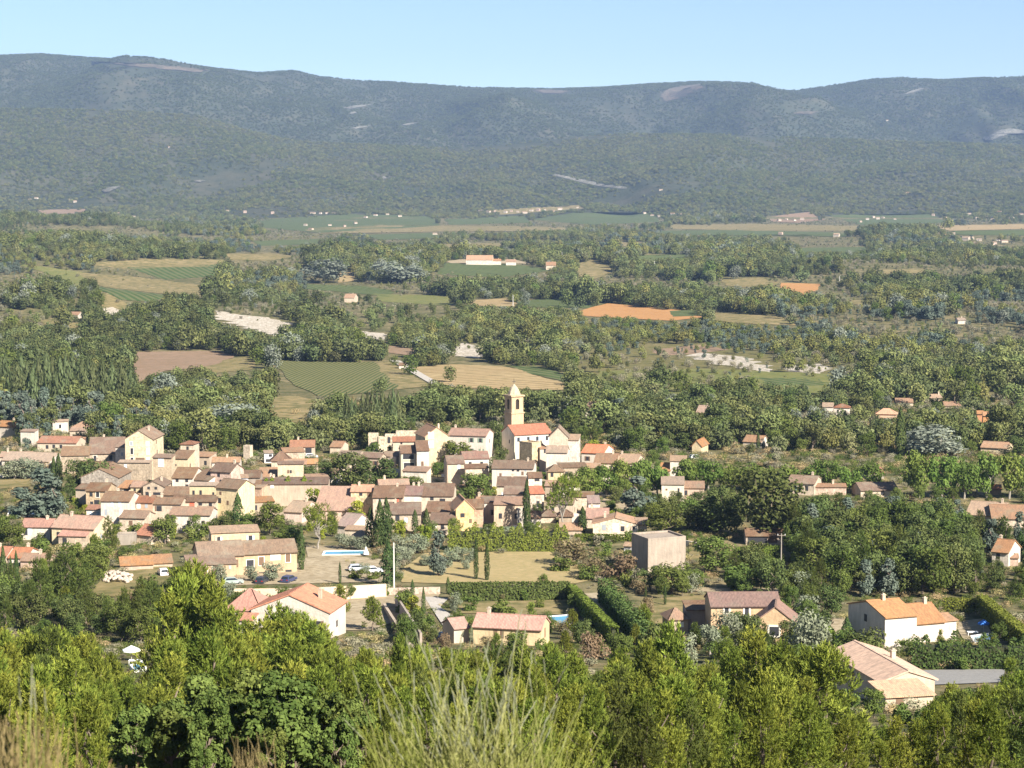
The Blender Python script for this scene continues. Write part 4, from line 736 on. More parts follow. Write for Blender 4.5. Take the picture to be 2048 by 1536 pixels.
# --- behind the village
for lab, bl in [
    ('small cream house half hidden by trees right of the bell tower', [B(1161, 1180, 836, 822, 818, 'm', wc=WHITE, rc=T_OLD)]),
    ('cream house with a tan roof among the dark trees behind the church', [B(1172, 1197, 830, 815, 804, yaw=-14, wc=CREAM, rc=T_OLD)]),
    ('pinkish house with a steep roof and shaded wall beyond the plane trees', [B(1392, 1420, 843, 826, 811, yaw=-16, wc=PINK, rc=T_PINK)]),
    ('white house with a straight roof, left one of the white pair beyond the planes', [B(1645, 1666, 830, 814, 806, yaw=-10, wc=WHITE, rc=T_PALE)]),
    ('white house with a red hipped roof, right one of the white pair beyond the planes', [B(1668, 1699, 834, 816, 808, 'hip', yaw=-10, wc=WHITE, rc=T_RED)]),
    ('peach house with an orange hipped roof in the right-hand woods', [B(1752, 1792, 843, 829, 817, 'hip', yaw=-12, wc=(0.60, 0.42, 0.29), rc=(0.54, 0.30, 0.18))]),
    ('small house with an orange roof above the peach house', [B(1792, 1826, 812, 805, 797, yaw=-6, wc=CREAM, rc=T_TERRA)]),
    ('low cream house under the grey-leaved trees at the right', [B(1856, 1884, 802, 796, 789, yaw=6, wc=CREAM, rc=T_PALE)]),
    ('low house with a peach roof right of the thin poplar', [B(1888, 1922, 818, 812, 804, yaw=-8, wc=CREAM, rc=T_TERRA)]),
    ('deep orange house with two bays near the right edge of the woods', [B(1954, 1966, 852, 828, 822, yaw=-10, wc=(0.55, 0.28, 0.15), rc=T_TERRA), B(1966, 1990, 858, 832, 824, yaw=-10, wc=(0.55, 0.29, 0.13), rc=T_TERRA)]),
    ('cream house with a low tan roof standing free above the right-hand planes', [B(1962, 2014, 910, 896, 884, yaw=-26, wc=(0.64, 0.55, 0.37), rc=T_TERRA, d=8)]),
    ('house with a tan roof and white wall between plane row and woods', [B(1486, 1522, 896, 884, 871, yaw=-22, wc=WHITE, rc=T_TERRA)]),
    ('house with a yellow gable wall beside parked cars behind the plane row', [B(1384, 1402, 910, 892, 882, 'f', yaw=-20, wc=YELL, rc=T_TERRA)]),
    ('grey-roofed hut at the top of the vineyard slope', [B(798, 812, 738, 731, 726, wc=WHITE, rc=T_OLD)]),
    ('white cabin beside the white marl slope in the left woods', [B(138, 156, 637, 630, 624, yaw=-10, wc=WHITE, rc=T_PINK)]),
    ('long white country house with a tan roof on the rise in mid valley', [B(932, 985, 530, 520, 508, yaw=-3, wc=WHITE, rc=T_TERRA, d=20), B(985, 1002, 530, 522, 518, wc=WHITE, rc=T_TERRA)]),
    ('white gatehouse right of the long country house', [B(1012, 1032, 531, 524, 519, wc=WHITE, rc=T_TERRA)]),
    ('tan farm building left of the grassy knoll', [B(1092, 1112, 540, 531, 524, wc=CREAM, rc=T_TERRA)]),
    ('cream farmhouse in the woods left of the green vineyard strip', [B(688, 708, 605, 596, 588, yaw=-8, wc=CREAM, rc=T_PINK)]),
    ('grey-white barn roof glinting deep in the right-hand woods', [B(1916, 1932, 648, 641, 636, wc=WHITE, rc=T_PALE)]),
    ('small shed with a white wall left of the poplar wood', [B(282, 296, 792, 785, 781, wc=WHITE, rc=T_PALE)])]:
    house(lab, bl, None)
# ---- tower of the church
def bell_tower():
    P = hit(1030, 935); Y = P.y + 8; P = at(1028, 935, Y); P.z = tz(P.x, P.y); s = F / (Y * CP - P.z * SP)
    zz = lambda row: (at(1028, row, Y).z - P.z)
    w = 2.15; yaw = R(31); st = wall_mat((.5, .385, .25), .25)
    t = empty('bell_tower', P, 'tall square bell tower with arched openings, a tapering stone cap and an iron cross', 'bell tower')
    h1, h2, h3, h4 = zz(826), zz(792), zz(770), zz(757)
    m = MB(); m.box(-w, w, -w, w, -1.5, h1); m.build('shaft', st, t, (0, 0, 0), yaw)
    m = MB(); m.box(-w - .22, w + .22, -w - .22, w + .22, h1, h1 + .4); m.build('string_course', st, t, (0, 0, 0), yaw)
    m = MB(); wb = w - .08; b0, b1 = h1 + .4, h2; ow = .62; o0, o1 = b0 + .9, b1 - .75; th = .5
    for k in range(4):
        c, s_ = math.cos(k * math.pi / 2), math.sin(k * math.pi / 2); rot = lambda x, y, z: (x * c - y * s_, x * s_ + y * c, z)
        f = lambda pts: m.poly([rot(*p) for p in pts])
        y = -wb
        f([(-wb, y, b0), (-ow, y, b0), (-ow, y, b1), (-wb, y, b1)]); f([(ow, y, b0), (wb, y, b0), (wb, y, b1), (ow, y, b1)]); f([(-ow, y, b0), (ow, y, b0), (ow, y, o0), (-ow, y, o0)])
        ar = [(ow * math.cos(a), y, o1 - ow + ow * math.sin(a)) for a in [math.pi * i / 8 for i in range(9)]]
        for i in range(8):
            a, b = ar[i], ar[i + 1]; f([a, (a[0], y, b1), (b[0], y, b1), b])
            f([a, b, (b[0], y + th, b[2]), (a[0], y + th, a[2])])
        f([(-ow, y, o0), (-ow, y, o1 - ow), (-ow, y + th, o1 - ow), (-ow, y + th, o0)]); f([(ow, y, o1 - ow), (ow, y, o0), (ow, y + th, o0), (ow, y + th, o1 - ow)]); f([(-ow, y, o0), (ow, y, o0), (ow, y + th, o0), (-ow, y + th, o0)])
    m.poly([(-wb, -wb, b1), (wb, -wb, b1), (wb, wb, b1), (-wb, wb, b1)]); m.build('belfry', st, t, (0, 0, 0), yaw)
    for k in range(4):
        m = MB(); m.box(-ow - .1, ow + .1, -wb + th, -wb + th + .12, o0 - .1, o1 + .1)
        for j in range(9): m.box(-ow, ow, -wb + th - .14, -wb + th - .002, o0 + .1 + j * (o1 - o0 - .2) / 9, o0 + .16 + j * (o1 - o0 - .2) / 9)
        m.build('shade_panel', plain('interior_shade', (.05, .04, .035)), t, (0, 0, 0), yaw + k * math.pi / 2)  # added slatted panels, coloured dark to stand in for the shaded belfry interior
    m = MB(); m.box(-w - .3, w + .3, -w - .3, w + .3, h2, h2 + .45); m.build('cornice', st, t, (0, 0, 0), yaw)
    m = MB(); prof = [(w * .92, h2 + .45), (w * .76, h2 + (h3 - h2) * .42), (w * .5, h2 + (h3 - h2) * .76), (w * .24, h2 + (h3 - h2) * .94), (.1, h3 + .35)]
    rings = [[(r * 1.05 * math.cos(a), r * 1.05 * math.sin(a), z) for a in [math.pi / 8 + math.pi / 4 * i for i in range(8)]] for r, z in prof]
    for a, b in zip(rings, rings[1:]):
        for i in range(8): m.poly([a[i], a[(i + 1) % 8], b[(i + 1) % 8], b[i]])
    m.poly(rings[-1]); m.build('spire', wall_mat((.46, .39, .29), .3), t, (0, 0, 0), yaw)
    m = MB(); m.tube([(0, 0, h3 - .2), (0, 0, h4)], [.09, .06], 6); m.box(-.55, .55, -.06, .06, h4 - 1, h4 - .86); m.build('cross', plain('iron', (.06, .055, .05)), t, (0, 0, 0), yaw)
    LM.append((1028, 830, 'bell tower')); PROT.append((1008, 755, 1048, 870, Y)); FOOT.append((P.x, P.y, 4))
bell_tower()
# ---------------------------------------------------------------- leaves, crowns, trunks
def unit(n, g=None):
    g = g or rng; v = g.normal(size=(n, 3)); return v / np.linalg.norm(v, axis=1, keepdims=True)
def cards(P, N, wl, ll, g, up=0., along=None):
    """one rhombic leaf clump per point; N = facing, along = long axis (or random)"""
    n = len(P); N = N / np.maximum(np.linalg.norm(N, axis=1, keepdims=True), 1e-6)
    a = unit(n, g) if along is None else along
    a = a - (a * N).sum(1, keepdims=True) * N; a /= np.maximum(np.linalg.norm(a, axis=1, keepdims=True), 1e-6)
    b = np.cross(N, a); sc = g.uniform(.65, 1.3, (n, 1))
    V = np.stack([P - a * ll * sc / 2, P + b * wl * sc / 2, P + a * ll * sc / 2, P - b * wl * sc / 2], 1).reshape(-1, 3)
    return V, np.arange(n * 4).reshape(n, 4)
def lobed(n, lobes, g, shell=(.55, 1.05), flat=1.):
    """points spread through the outer part of several lobes (centre, radius)"""
    c = np.array([l[0] for l in lobes], float); r = np.array([l[1] for l in lobes], float)
    p = r ** 2 / (r ** 2).sum(); k = g.choice(len(lobes), n, p=p); d = unit(n, g)
    rad = g.uniform(shell[0], shell[1], n)
    rv = r[k][:, None] * np.array([1, 1, flat])
    return c[k] + d * rad[:, None] * rv, d, k
def crown_broad(name, mats, seed, h=10., w=8., n=1500, leaf=.5, nl=16, base=.22, cone=0., stiff=.55, vert=0., lr=(.15, .27)):
    g = np.random.default_rng(seed); lobes = []
    for i in range(nl):
        z = g.uniform(base, .88); prof = math.sin(math.pi * min(1, max(0.04, (z - base * .6) / (1.04 - base * .6)))) ** .6 * (1 - cone * z)
        a = g.uniform(0, 2 * math.pi); rr = w / 2 * prof * math.sqrt(g.uniform(.12, 1)) * .78
        lobes.append(((rr * math.cos(a), rr * math.sin(a), z * h), g.uniform(*lr) * w * (1 - .5 * cone * z)))
    P, d, k = lobed(n, lobes, g, flat=.85)
    lt = g.uniform(0, 1, nl); N = d * stiff + unit(n, g) * (1 - stiff) + np.array([0, 0, .25])
    al = None
    if vert: al = unit(n, g) * (1 - vert) + np.array([0, 0, vert])
    V, Fq = cards(P, N, leaf, leaf * (1.25 + vert), g, along=al)
    V[:, 2] = np.maximum(V[:, 2], .05)
    return mesh_np(name, V, Fq, mats, tint=np.clip(lt[k] * .6 + g.uniform(-.1, .5, n), 0, 1)), lobes
def crown_pine(name, mats, seed, h=10., w=7., nt=620, per=10, nl=26, base=.12, needle=.42, shape='cone'):
    g = np.random.default_rng(seed); lobes = []
    for i in range(nl):
        z = g.uniform(base, .93)
        if shape == 'cone': prof = (1 - ((z - base) / (1.02 - base)) ** 1.5) * min(1, (z - base) / .1 + .5)
        else: prof = math.sqrt(max(0, 1 - ((z - .62) / .36) ** 2)) if z > .5 else .75
        a = g.uniform(0, 2 * math.pi); rr = w / 2 * prof * math.sqrt(g.uniform(.1, 1)) * .82
        lobes.append(((rr * math.cos(a), rr * math.sin(a), z * h), g.uniform(.1, .19) * w))
    lobes.append(((0, 0, h * .95), w * .08))
    P, d, k = lobed(nt, lobes, g, shell=(.5, 1.), flat=1.25)
    ax = d * .55 + np.array([0, 0, .75]) + unit(nt, g) * .3; ax /= np.linalg.norm(ax, axis=1, keepdims=True)
    A = np.repeat(ax, per, 0); Q = np.repeat(P, per, 0); n = len(Q)
    t = g.uniform(-.3, .55, (n, 1)); dr = A + unit(n, g) * .62; dr /= np.linalg.norm(dr, axis=1, keepdims=True)
    c = Q + A * t * needle * 1.6 + dr * needle * .5
    V, Fq = cards(c, np.cross(dr, unit(n, g)), .09 * needle / .42, needle, g, along=dr)
    tn = np.repeat(np.clip(g.uniform(0, .75, nt) + (g.uniform(0, 1, len(lobes))[k] - .5) * .5, 0, 1), per) + g.uniform(0, .25, n)
    return mesh_np(name, V, Fq, mats, tint=np.clip(tn, 0, 1)), lobes
def crown_spindle(name, mats, seed, h=10., w=1.7, n=900, leaf=.3, pw=.75, lumps=.12, base=.02):
    g = np.random.default_rng(seed); t = g.uniform(0, 1, n) ** .9; z = (base + t * (1 - base)) * h
    prof = np.minimum(1, (1 - t) * 2.4) ** pw * np.minimum(1, .55 + t * 2.6); a = g.uniform(0, 2 * math.pi, n)
    r = w / 2 * prof * (1 + lumps * np.sin(a * 3 + z * 1.7) + lumps * np.sin(a * 5 - z * 2.3)) * g.uniform(.72, 1.06, n)
    P = np.stack([r * np.cos(a), r * np.sin(a), z], 1); N = np.stack([np.cos(a), np.sin(a), np.full(n, .3)], 1) + unit(n, g) * .5
    V, Fq = cards(P, N, leaf * .6, leaf * 1.9, g, along=np.tile([0, 0, 1.], (n, 1)) + unit(n, g) * .25)
    return mesh_np(name, V, Fq, mats, tint=g.uniform(0, 1, n)), None
def trunk_mesh(name, h, r, seed, lobes=None, nlimb=7, top=.62, mat=None, fork=0):
    g = random.Random(seed); m = MB()
    pts = [(g.uniform(-.03, .03) * h * i, g.uniform(-.03, .03) * h * i, h * top * i / 4 - (.5 if i == 0 else 0)) for i in range(5)]
    m.tube(pts, [r * (1.25 - .2 * i) for i in range(5)], 7)
    for c, lr in (random.Random(seed).sample(lobes, min(nlimb, len(lobes))) if lobes else []):
        k = g.randint(1, 3) if not fork else g.randint(2, 4); p = Vector(pts[k]); q = Vector(c); mid = p.lerp(q, .5) + Vector((0, 0, -.04 * h if not fork else .05 * h))
        m.tube([p, mid, q], [r * .5, r * .32, r * .12], 5)
    return m.mesh(name, mat or M_bark)
M_bark = plain('bark', (.16, .125, .095), .3, 3); M_barkg = plain('grey_bark', (.27, .24, .2), .3, 3)
L_pine = leaf_mat('pine_needles', (.052, .076, .013), (.22, .25, .042), .16, .16)
L_pine2 = leaf_mat('dark_pine_needles', (.05, .07, .018), (.1, .12, .03), .25)
L_oak = leaf_mat('oak_leaves', (.045, .064, .02), (.115, .138, .046), .15)
L_broad = leaf_mat('broad_leaves', (.068, .098, .022), (.14, .172, .046), .35)
L_plane = leaf_mat('plane_leaves', (.085, .13, .026), (.17, .215, .055), .35)
L_cyp = leaf_mat('cypress_scales', (.035, .055, .02), (.07, .095, .03), .15)
L_olive = leaf_mat('olive_leaves', (.13, .15, .095), (.22, .24, .16), .25)
L_silver = leaf_mat('silver_leaves', (.13, .145, .11), (.24, .26, .2), .25)
L_cedar = leaf_mat('cedar_needles', (.075, .1, .075), (.14, .165, .125), .2)
L_lime = leaf_mat('lime_leaves', (.17, .21, .025), (.29, .31, .05), .4)
L_red = leaf_mat('russet_twigs', (.12, .092, .05), (.2, .155, .088), .2)
L_pop = leaf_mat('poplar_leaves', (.07, .09, .036), (.135, .155, .072), .3)
L_hedge = leaf_mat('hedge_leaves', (.085, .115, .02), (.17, .2, .04), .3)
L_hedged = leaf_mat('cypress_hedge_leaves', (.05, .075, .022), (.105, .135, .04), .2)
L_valley = leaf_mat('woodland_leaves', (.075, .092, .032), (.16, .176, .064), .2, .36)
L_valleyp = leaf_mat('woodland_pine', (.09, .1, .04), (.17, .175, .08), .25, .36)
L_grey = leaf_mat('grey_scrub', (.15, .145, .09), (.24, .22, .145), .2, .3)
L_vines = leaf_mat('ivy_leaves', (.1, .16, .02), (.2, .26, .035), .35)
PROTO = {}
def proto(k, variants):
    """variants: list of (crown mesh, trunk mesh, nominal height, nominal width)"""
    PROTO[k] = variants
def mk(kind, cnt, crown, tr, top=.62, rt=.2, limbs=7, mat=None, fork=0, h=10., w=8.):
    out = []
    for i in range(cnt):
        me, lob = crown(i); out.append((me, trunk_mesh('trunk', h, rt, i + 3, lob, limbs, top, mat, fork), h, w))
    PROTO[kind] = out
mk('P', 4, lambda i: crown_pine('crown', [L_pine], 10 + i, 10, 7.2, 900, 12, nl=24, needle=.42), None, .8, .17, 9, M_bark, w=7.2)
mk('p', 2, lambda i: crown_pine('crown', [L_pine2], 20 + i, 10, 7, 520, 8, needle=.55), None, .8, .18, 8, w=7)
mk('O', 4, lambda i: crown_broad('crown', [L_oak], 30 + i, 10, 10, 3000, .42, 34, lr=(.1, .2)), None, .6, .24, 8, w=10)
mk('B', 4, lambda i: crown_broad('crown', [L_broad], 40 + i, 10, 8.5, 2400, .4, 28, lr=(.11, .21)), None, .6, .2, 8, w=8.5)
mk('Q', 3, lambda i: crown_broad('crown', [L_plane], 50 + i, 10, 9, 2200, .46, 20, base=.3, stiff=.5, vert=.5), None, .6, .26, 8, M_barkg, w=9)
mk('V', 3, lambda i: crown_broad('crown', [L_olive], 60 + i, 10, 11, 1500, .6, 16, base=.25), None, .5, .4, 7, M_barkg, w=11)
mk('s', 3, lambda i: crown_broad('crown', [L_silver], 66 + i, 10, 8.5, 1900, .5, 20), None, .6, .22, 7, M_barkg, w=8.5)
mk('K', 2, lambda i: crown_broad('crown', [L_cedar], 70 + i, 10, 6.2, 1900, .42, 22, base=.08, cone=.75), None, .9, .2, 8, w=6.2)
mk('C', 3, lambda i: crown_spindle('crown', [L_cyp], 80 + i, 10, 1.7, 1100, .3), None, .3, .12, 0, w=1.7)
mk('Y', 3, lambda i: crown_spindle('crown', [L_pop], 90 + i, 10, 2.6, 700, .42, lumps=.3, base=.1), None, .5, .12, 0, M_barkg, w=2.6)
mk('U', 2, lambda i: crown_pine('crown', [L_pine], 95 + i, 10, 9.5, 620, 9, nl=24, base=.52, needle=.5, shape='dome'), None, .5, .22, 12, M_barkg, 1, w=9.5)
mk('L', 2, lambda i: crown_broad('crown', [L_lime], 100 + i, 10, 10, 900, .8, 14, base=.1), None, .5, .3, 5, w=10)
mk('S', 3, lambda i: crown_broad('crown', [L_broad], 110 + i, 10, 13, 1000, 1., 14, base=.06), None, .4, .3, 5, w=13)
mk('R', 2, lambda i: crown_broad('crown', [L_red], 115 + i, 10, 12, 1100, .6, 14, base=.08, vert=.3), None, .5, .3, 7, w=12)
W_MATS = [leaf_mat('dark_oak_leaves', (.056, .07, .025), (.125, .138, .05), .2, .3), L_valleyp, L_valley, leaf_mat('blue_green_leaves', (.066, .084, .034), (.135, .155, .066), .2, .3), leaf_mat('olive_green_leaves', (.105, .115, .034), (.21, .21, .07), .2, .3)]
mk('W', 5, lambda i: crown_broad('crown', [[W_MATS[i]][0]], 120 + i, 10, 8.5, 1250, .5, 22, lr=(.12, .22)), None, .6, .2, 4, w=8.5)
mk('G', 2, lambda i: crown_broad('crown', [L_grey], 130 + i, 10, 12, 420, 1.2, 12, base=.08), None, .4, .25, 3, M_barkg, w=12)
# the oak thicket closest to the camera has real leaf-sized faces
L_oakf = leaf_mat('kermes_oak_leaves', (.042, .064, .016), (.138, .172, .044), .14)
mk('o', 3, lambda i: crown_broad('crown', [L_oakf], 140 + i, 10, 9, 7200, .34, 44, base=.08, lr=(.06, .125), cone=.25), None, .6, .2, 10, w=10)
INFO = {'P': ('pine_tree', 'yellow-green pine', 'pine tree'), 'p': ('pine_tree', 'dark pine', 'pine tree'), 'O': ('oak_tree', 'dark green oak', 'oak tree'), 'o': ('oak_tree', 'dark leafy oak', 'oak tree'),
        'B': ('broadleaf_tree', 'mid-green leafy tree', 'tree'), 'Q': ('plane_tree', 'clipped green plane', 'plane tree'), 'V': ('olive_tree', 'round grey-green olive', 'olive tree'),
        's': ('silver_poplar', 'silver-leaved tree', 'tree'), 'K': ('cedar_tree', 'bluish conical cedar', 'conifer'), 'C': ('cypress_tree', 'slim dark cypress', 'cypress'), 'Y': ('poplar_tree', 'tall narrow poplar', 'poplar'),
        'U': ('umbrella_pine', 'umbrella-shaped pine with bare forked trunk', 'pine tree'), 'L': ('shrub', 'lime-yellow shrub', 'shrub'), 'S': ('shrub', 'rounded green shrub', 'shrub'),
        'R': ('bush', 'russet leafless bush', 'bush'), 'W': ('woodland_tree', 'leafy wild tree', 'tree'), 'G': ('bush', 'grey-green wild bush', 'bush')}
TREES = []               # (object, kind, px, py_base, py_top)
NODE = {}
def tree(kind, x, y, h, w, label=None, group=None, shadow=True):
    v = random.choice(PROTO[kind]); z = tz(x, y)
    nm = INFO[kind][0]
    key = (kind, PROTO[kind].index(v))
    o = empty(nm, (x, y, z - .1), label, INFO[kind][2], group)
    o.rotation_euler = (0, 0, random.uniform(0, 6.28)); o.scale = (w / v[3], w / v[3], h / v[2])
    if key not in NODE:
        a = link('crown', v[0], o); b = link('trunk', v[1], o); NODE[key] = (a, b)
    else:
        for s in NODE[key]:
            c = s.copy(); COL.objects.link(c); c.parent = o
    px, pb = proj(x, y, z); _, pt = proj(x, y, z + h)
    TREES.append((o, kind, px, pb, pt, label, y)); return o
def ptree(kind, px, yb, yt, wpx, label=None, group=None):
    P = hit(px, yb); s = F / (P.y * CP - P.z * SP)
    return tree(kind, P.x, P.y, (yb - yt) / s, wpx / s, label, group)
# ---------------------------------------------------------------- trees set one by one in and below the village
NEAR = [
 ('C', 603, 1140, 1048, 15, 'tall dark cypress at the right end of the ochre farmhouse'), ('C', 741, 1095, 1012, 20, 'slim cypress left of the broad twin cypresses above the pool'),
 ('C', 760, 1098, 998, 24, 'left half of the broad twin cypresses right of the pool'), ('C', 773, 1098, 994, 24, 'right half of the broad twin cypresses right of the pool'),
 ('C', 777, 1172, 1082, 30, 'bushy cypress standing directly left of the white pole'), ('C', 1053, 1062, 958, 17, 'tall single cypress in the middle of the village below the church'),
 ('C', 476, 1066, 985, 22, 'wide cypress against the tall pale yellow house'), ('C', 830, 1068, 1018, 14, 'pointed cypress in front of the low ridged brown roof'), ('C', 853, 1070, 1016, 16, 'pointed cypress in front of the stepped dark brown roofs'),
 ('C', 952, 1159, 1072, 10, 'left one of two slim cypresses on the parched lawn'), ('C', 974, 1161, 1083, 11, 'right one of two slim cypresses on the parched lawn'),
 ('C', 825, 1195, 1158, 9, 'small cypress at the corner of the lane, left'), ('C', 847, 1235, 1172, 9, 'thin cypress beside the lane above the navy car'), ('C', 896, 1188, 1152, 9, 'small cypress at the left end of the square-cut hedge'),
 ('C', 680, 1168, 1122, 6, 'very thin young cypress in the gravel yard'), ('C', 8, 1200, 1088, 15, 'first cypress from the left edge in the left gardens'), ('C', 34, 1205, 1100, 14, 'second cypress from the left edge in the left gardens'),
 ('C', 22, 1180, 1110, 9, None), ('C', 118, 980, 905, 16, None), ('C', 108, 980, 912, 14, None), ('C', 1165, 1068, 1012, 18, 'dark cypress left of the cream house with the blue door'), ('C', 1800, 915, 812, 20, 'tall thin poplar-like cypress left of the grey tree in the right woods'),
 ('C', 1516, 905, 862, 8, None), ('C', 2040, 1120, 1060, 20, 'dark cypress touching the right edge beside the orange gable house'), ('C', 1291, 1218, 1170, 6, None), ('C', 1330, 1210, 1165, 6, None), ('C', 1650, 1130, 1050, 12, 'narrow dark cypress above the white house with three orange roofs'), ('C', 1693, 1290, 1232, 22, 'dark cypress hugging the shaded gable of the three-roofed white house'),
 ('U', 1125, 1062, 958, 82, 'umbrella-shaped pine with a bare forked trunk below the plane trees'), ('U', 636, 1098, 1012, 76, 'rounded pine with a pale leaning trunk above the swimming pool'),
 ('B', 953, 1010, 944, 76, 'round bright green tree in the middle of the village roofs'), ('B', 330, 1088, 1026, 62, 'round leafy tree left of the ochre farmhouse roofs'), ('B', 1330, 1078, 1006, 86, 'round green tree right of the cream house with the blue door'),
 ('K', 1272, 1040, 944, 96, 'big blue-grey cedar left of the plain ivory house'), ('K', 876, 1152, 1052, 54, 'grey-green conifer at the left end of the parched lawn'), ('K', 88, 1036, 926, 110, 'big dark conifer left of the grey stone barn'), ('K', 45, 1036, 968, 80, None), ('K', 112, 1036, 950, 60, None),
 ('O', 1530, 1082, 932, 165, 'huge black-green oak above the open-fronted barn'), ('O', 1440, 1070, 985, 110, None), ('O', 1398, 1066, 1008, 90, None), ('O', 1600, 1080, 990, 120, None),
 ('V', 800, 1112, 1072, 44, None), ('V', 836, 1106, 1068, 48, None), ('V', 812, 1122, 1092, 36, None), ('V', 898, 1136, 1098, 38, None), ('V', 918, 1124, 1094, 32, None), ('V', 938, 1126, 1096, 30, None), ('V', 852, 1132, 1110, 36, None), ('V', 790, 1140, 1110, 34, None), ('V', 932, 1140, 1120, 20, None),
 ('V', 690, 1098, 1066, 44, None), ('V', 722, 1100, 1072, 38, None), ('V', 440, 1168, 1130, 36, 'olive in front of the farmhouse garage doors'), ('V', 503, 1163, 1132, 34, 'olive in front of the farmhouse between the two parked cars'), ('V', 543, 1162, 1126, 44, 'olive in front of the farmhouse right of the grey-green car'), ('V', 28, 958, 920, 60, None), ('V', 62, 958, 916, 64, None), ('V', 910, 1226, 1186, 30, None),
 ('s', 458, 884, 796, 118, 'large silver-leaved tree behind the left part of the village'), ('s', 636, 880, 818, 50, 'pale silver tree behind the neat red roof'), ('s', 338, 825, 744, 74, 'grey-leaved tree right of the poplar wood'), ('s', 420, 886, 840, 70, None), ('s', 1870, 915, 850, 130, 'wide grey-leaved tree right of the tall thin poplar-like cypress'),
 ('s', 648, 566, 516, 90, 'pale grey tree group beside the tan field in mid valley'), ('s', 800, 566, 522, 110, 'pale grey-topped trees right of the tan field in mid valley'), ('s', 1810, 790, 752, 90, None), ('s', 1850, 792, 760, 60, None),
 ('O', 648, 972, 918, 70, None), ('O', 700, 982, 902, 90, None), ('O', 752, 985, 912, 90, None), ('O', 612, 962, 925, 50, None), ('B', 828, 980, 948, 56, None), ('B', 912, 950, 880, 68, 'bushy tree in front of the long white wing'), ('B', 940, 946, 892, 40, None), ('B', 875, 956, 918, 34, None), ('S', 748, 918, 884, 40, None), ('S', 812, 918, 890, 40, None), ('B', 782, 922, 890, 26, None), ('O', 1003, 945, 890, 34, None), ('O', 195, 985, 910, 74, None), ('O', 155, 985, 918, 60, None), ('B', 233, 962, 930, 34, None), ('O', 282, 968, 926, 46, None),
 ('L', 628, 1022, 976, 34, None), ('L', 716, 1044, 1000, 40, 'lime-yellow shrub under the yellow house with the pink-orange roof'), ('L', 800, 1082, 1040, 30, None), ('L', 850, 1084, 1050, 34, None), ('B', 540, 1070, 1002, 66, None), ('B', 502, 1068, 1020, 46, None), ('L', 298, 978, 960, 24, None), ('O', 990, 905, 840, 44, None), ('B', 965, 892, 850, 40, None), ('B', 1130, 905, 880, 20, None), ('L', 1188, 905, 880, 26, None),
 ('S', 430, 1072, 1040, 70, None), ('S', 395, 1080, 1046, 60, None), ('S', 462, 1070, 1042, 50, None), ('S', 268, 1078, 1048, 50, None), ('S', 560, 1090, 1062, 50, None), ('S', 590, 1085, 1050, 40, None),
 ('P', 680, 1225, 1168, 46, 'young pine alone on the pale lane, right of the salmon roof'), ('P', 745, 1262, 1192, 56, 'pine right of the young pine, hiding part of the lane'), ('p', 1625, 1210, 1135, 60, None), ('O', 1662, 1232, 1165, 62, 'black rounded tree left of the three-roofed white house'), ('B', 1430, 1148, 1062, 96, 'round leafy tree right of the concrete shed'),
 ('S', 712, 1156, 1136, 36, None), ('S', 745, 1158, 1140, 34, None), ('V', 728, 1148, 1126, 26, None), ('R', 1150, 1130, 1072, 90, None), ('R', 1235, 1160, 1105, 90, None), ('R', 1185, 1150, 1110, 60, None), ('S', 1120, 1142, 1112, 50, None), ('S', 1175, 1158, 1128, 50, None), ('B', 1342, 1188, 1118, 96, 'leafy tree in front of the concrete shed'), ('O', 1300, 1180, 1135, 60, None), ('B', 1385, 1178, 1130, 60, None),
 ('S', 940, 1222, 1190, 34, None), ('S', 1015, 1236, 1202, 74, None), ('S', 1080, 1215, 1195, 24, None), ('S', 800, 1225, 1180, 46, None), ('L', 828, 1230, 1190, 36, None), ('S', 838, 1250, 1215, 40, None), ('S', 1085, 1172, 1148, 26, 'small shrub alone on the parched lawn'), ('O', 815, 1205, 1180, 26, None),
 ('S', 295, 1180, 1148, 46, None), ('p', 130, 1215, 1090, 110, 'feathery olive-coloured pine left of the rock pile'), ('p', 80, 1240, 1120, 80, None), ('B', 250, 1118, 1090, 40, None), ('B', 175, 1072, 1050, 40, None), ('R', 118, 1078, 1050, 40, None), ('S', 1210, 1085, 1070, 60, None), ('S', 1480, 1180, 1130, 70, None), ('B', 1520, 1182, 1130, 60, None), ('L', 1465, 1176, 1150, 40, None), ('B', 1590, 1190, 1130, 60, None),
 ('O', 1352, 905, 862, 66, 'dark round tree right of the earth bank behind the plane row'), ('L', 2020, 850, 822, 22, None), ('K', 1745, 1140, 1075, 60, None), ('R', 1300, 1225, 1190, 30, None), ('V', 1600, 1290, 1245, 70, None), ('V', 1370, 1330, 1270, 60, None), ('P', 1450, 1330, 1255, 56, 'round-topped pine in front of the apricot house'), ('B', 1748, 1436, 1372, 60, 'leafy tree hugging the left front corner of the broad pale pink roof'), ('S', 1812, 1446, 1408, 56, None), ('B', 1884, 1446, 1384, 54, None), ('S', 1850, 1450, 1410, 50, None), ('P', 1925, 1450, 1382, 60, None), ('R', 1180, 1330, 1262, 70, 'bare grey-pink bush below the diagonal hedges'),
]
for i, x in enumerate((1142, 1178, 1212)): NEAR.append(('Q', x, 1002 - i * 4, 934 - i * 3, 58, None))
for i, x in enumerate((1246, 1282, 1316)): NEAR.append(('Q', x, 992, 917, 54, None))
for i, x in enumerate((1372, 1416, 1462, 1508, 1556, 1604, 1650)): NEAR.append(('Q', x, 982, 916 + (i % 3) * 2, 60, None))
for x in (1700, 1742): NEAR.append(('Q', x, 985, 922, 50, None))
for i, x in enumerate((1838, 1884, 1928, 1974, 2018, 2060)): NEAR.append(('Q', x, 998, 902 + (i % 2) * 4, 64, None))
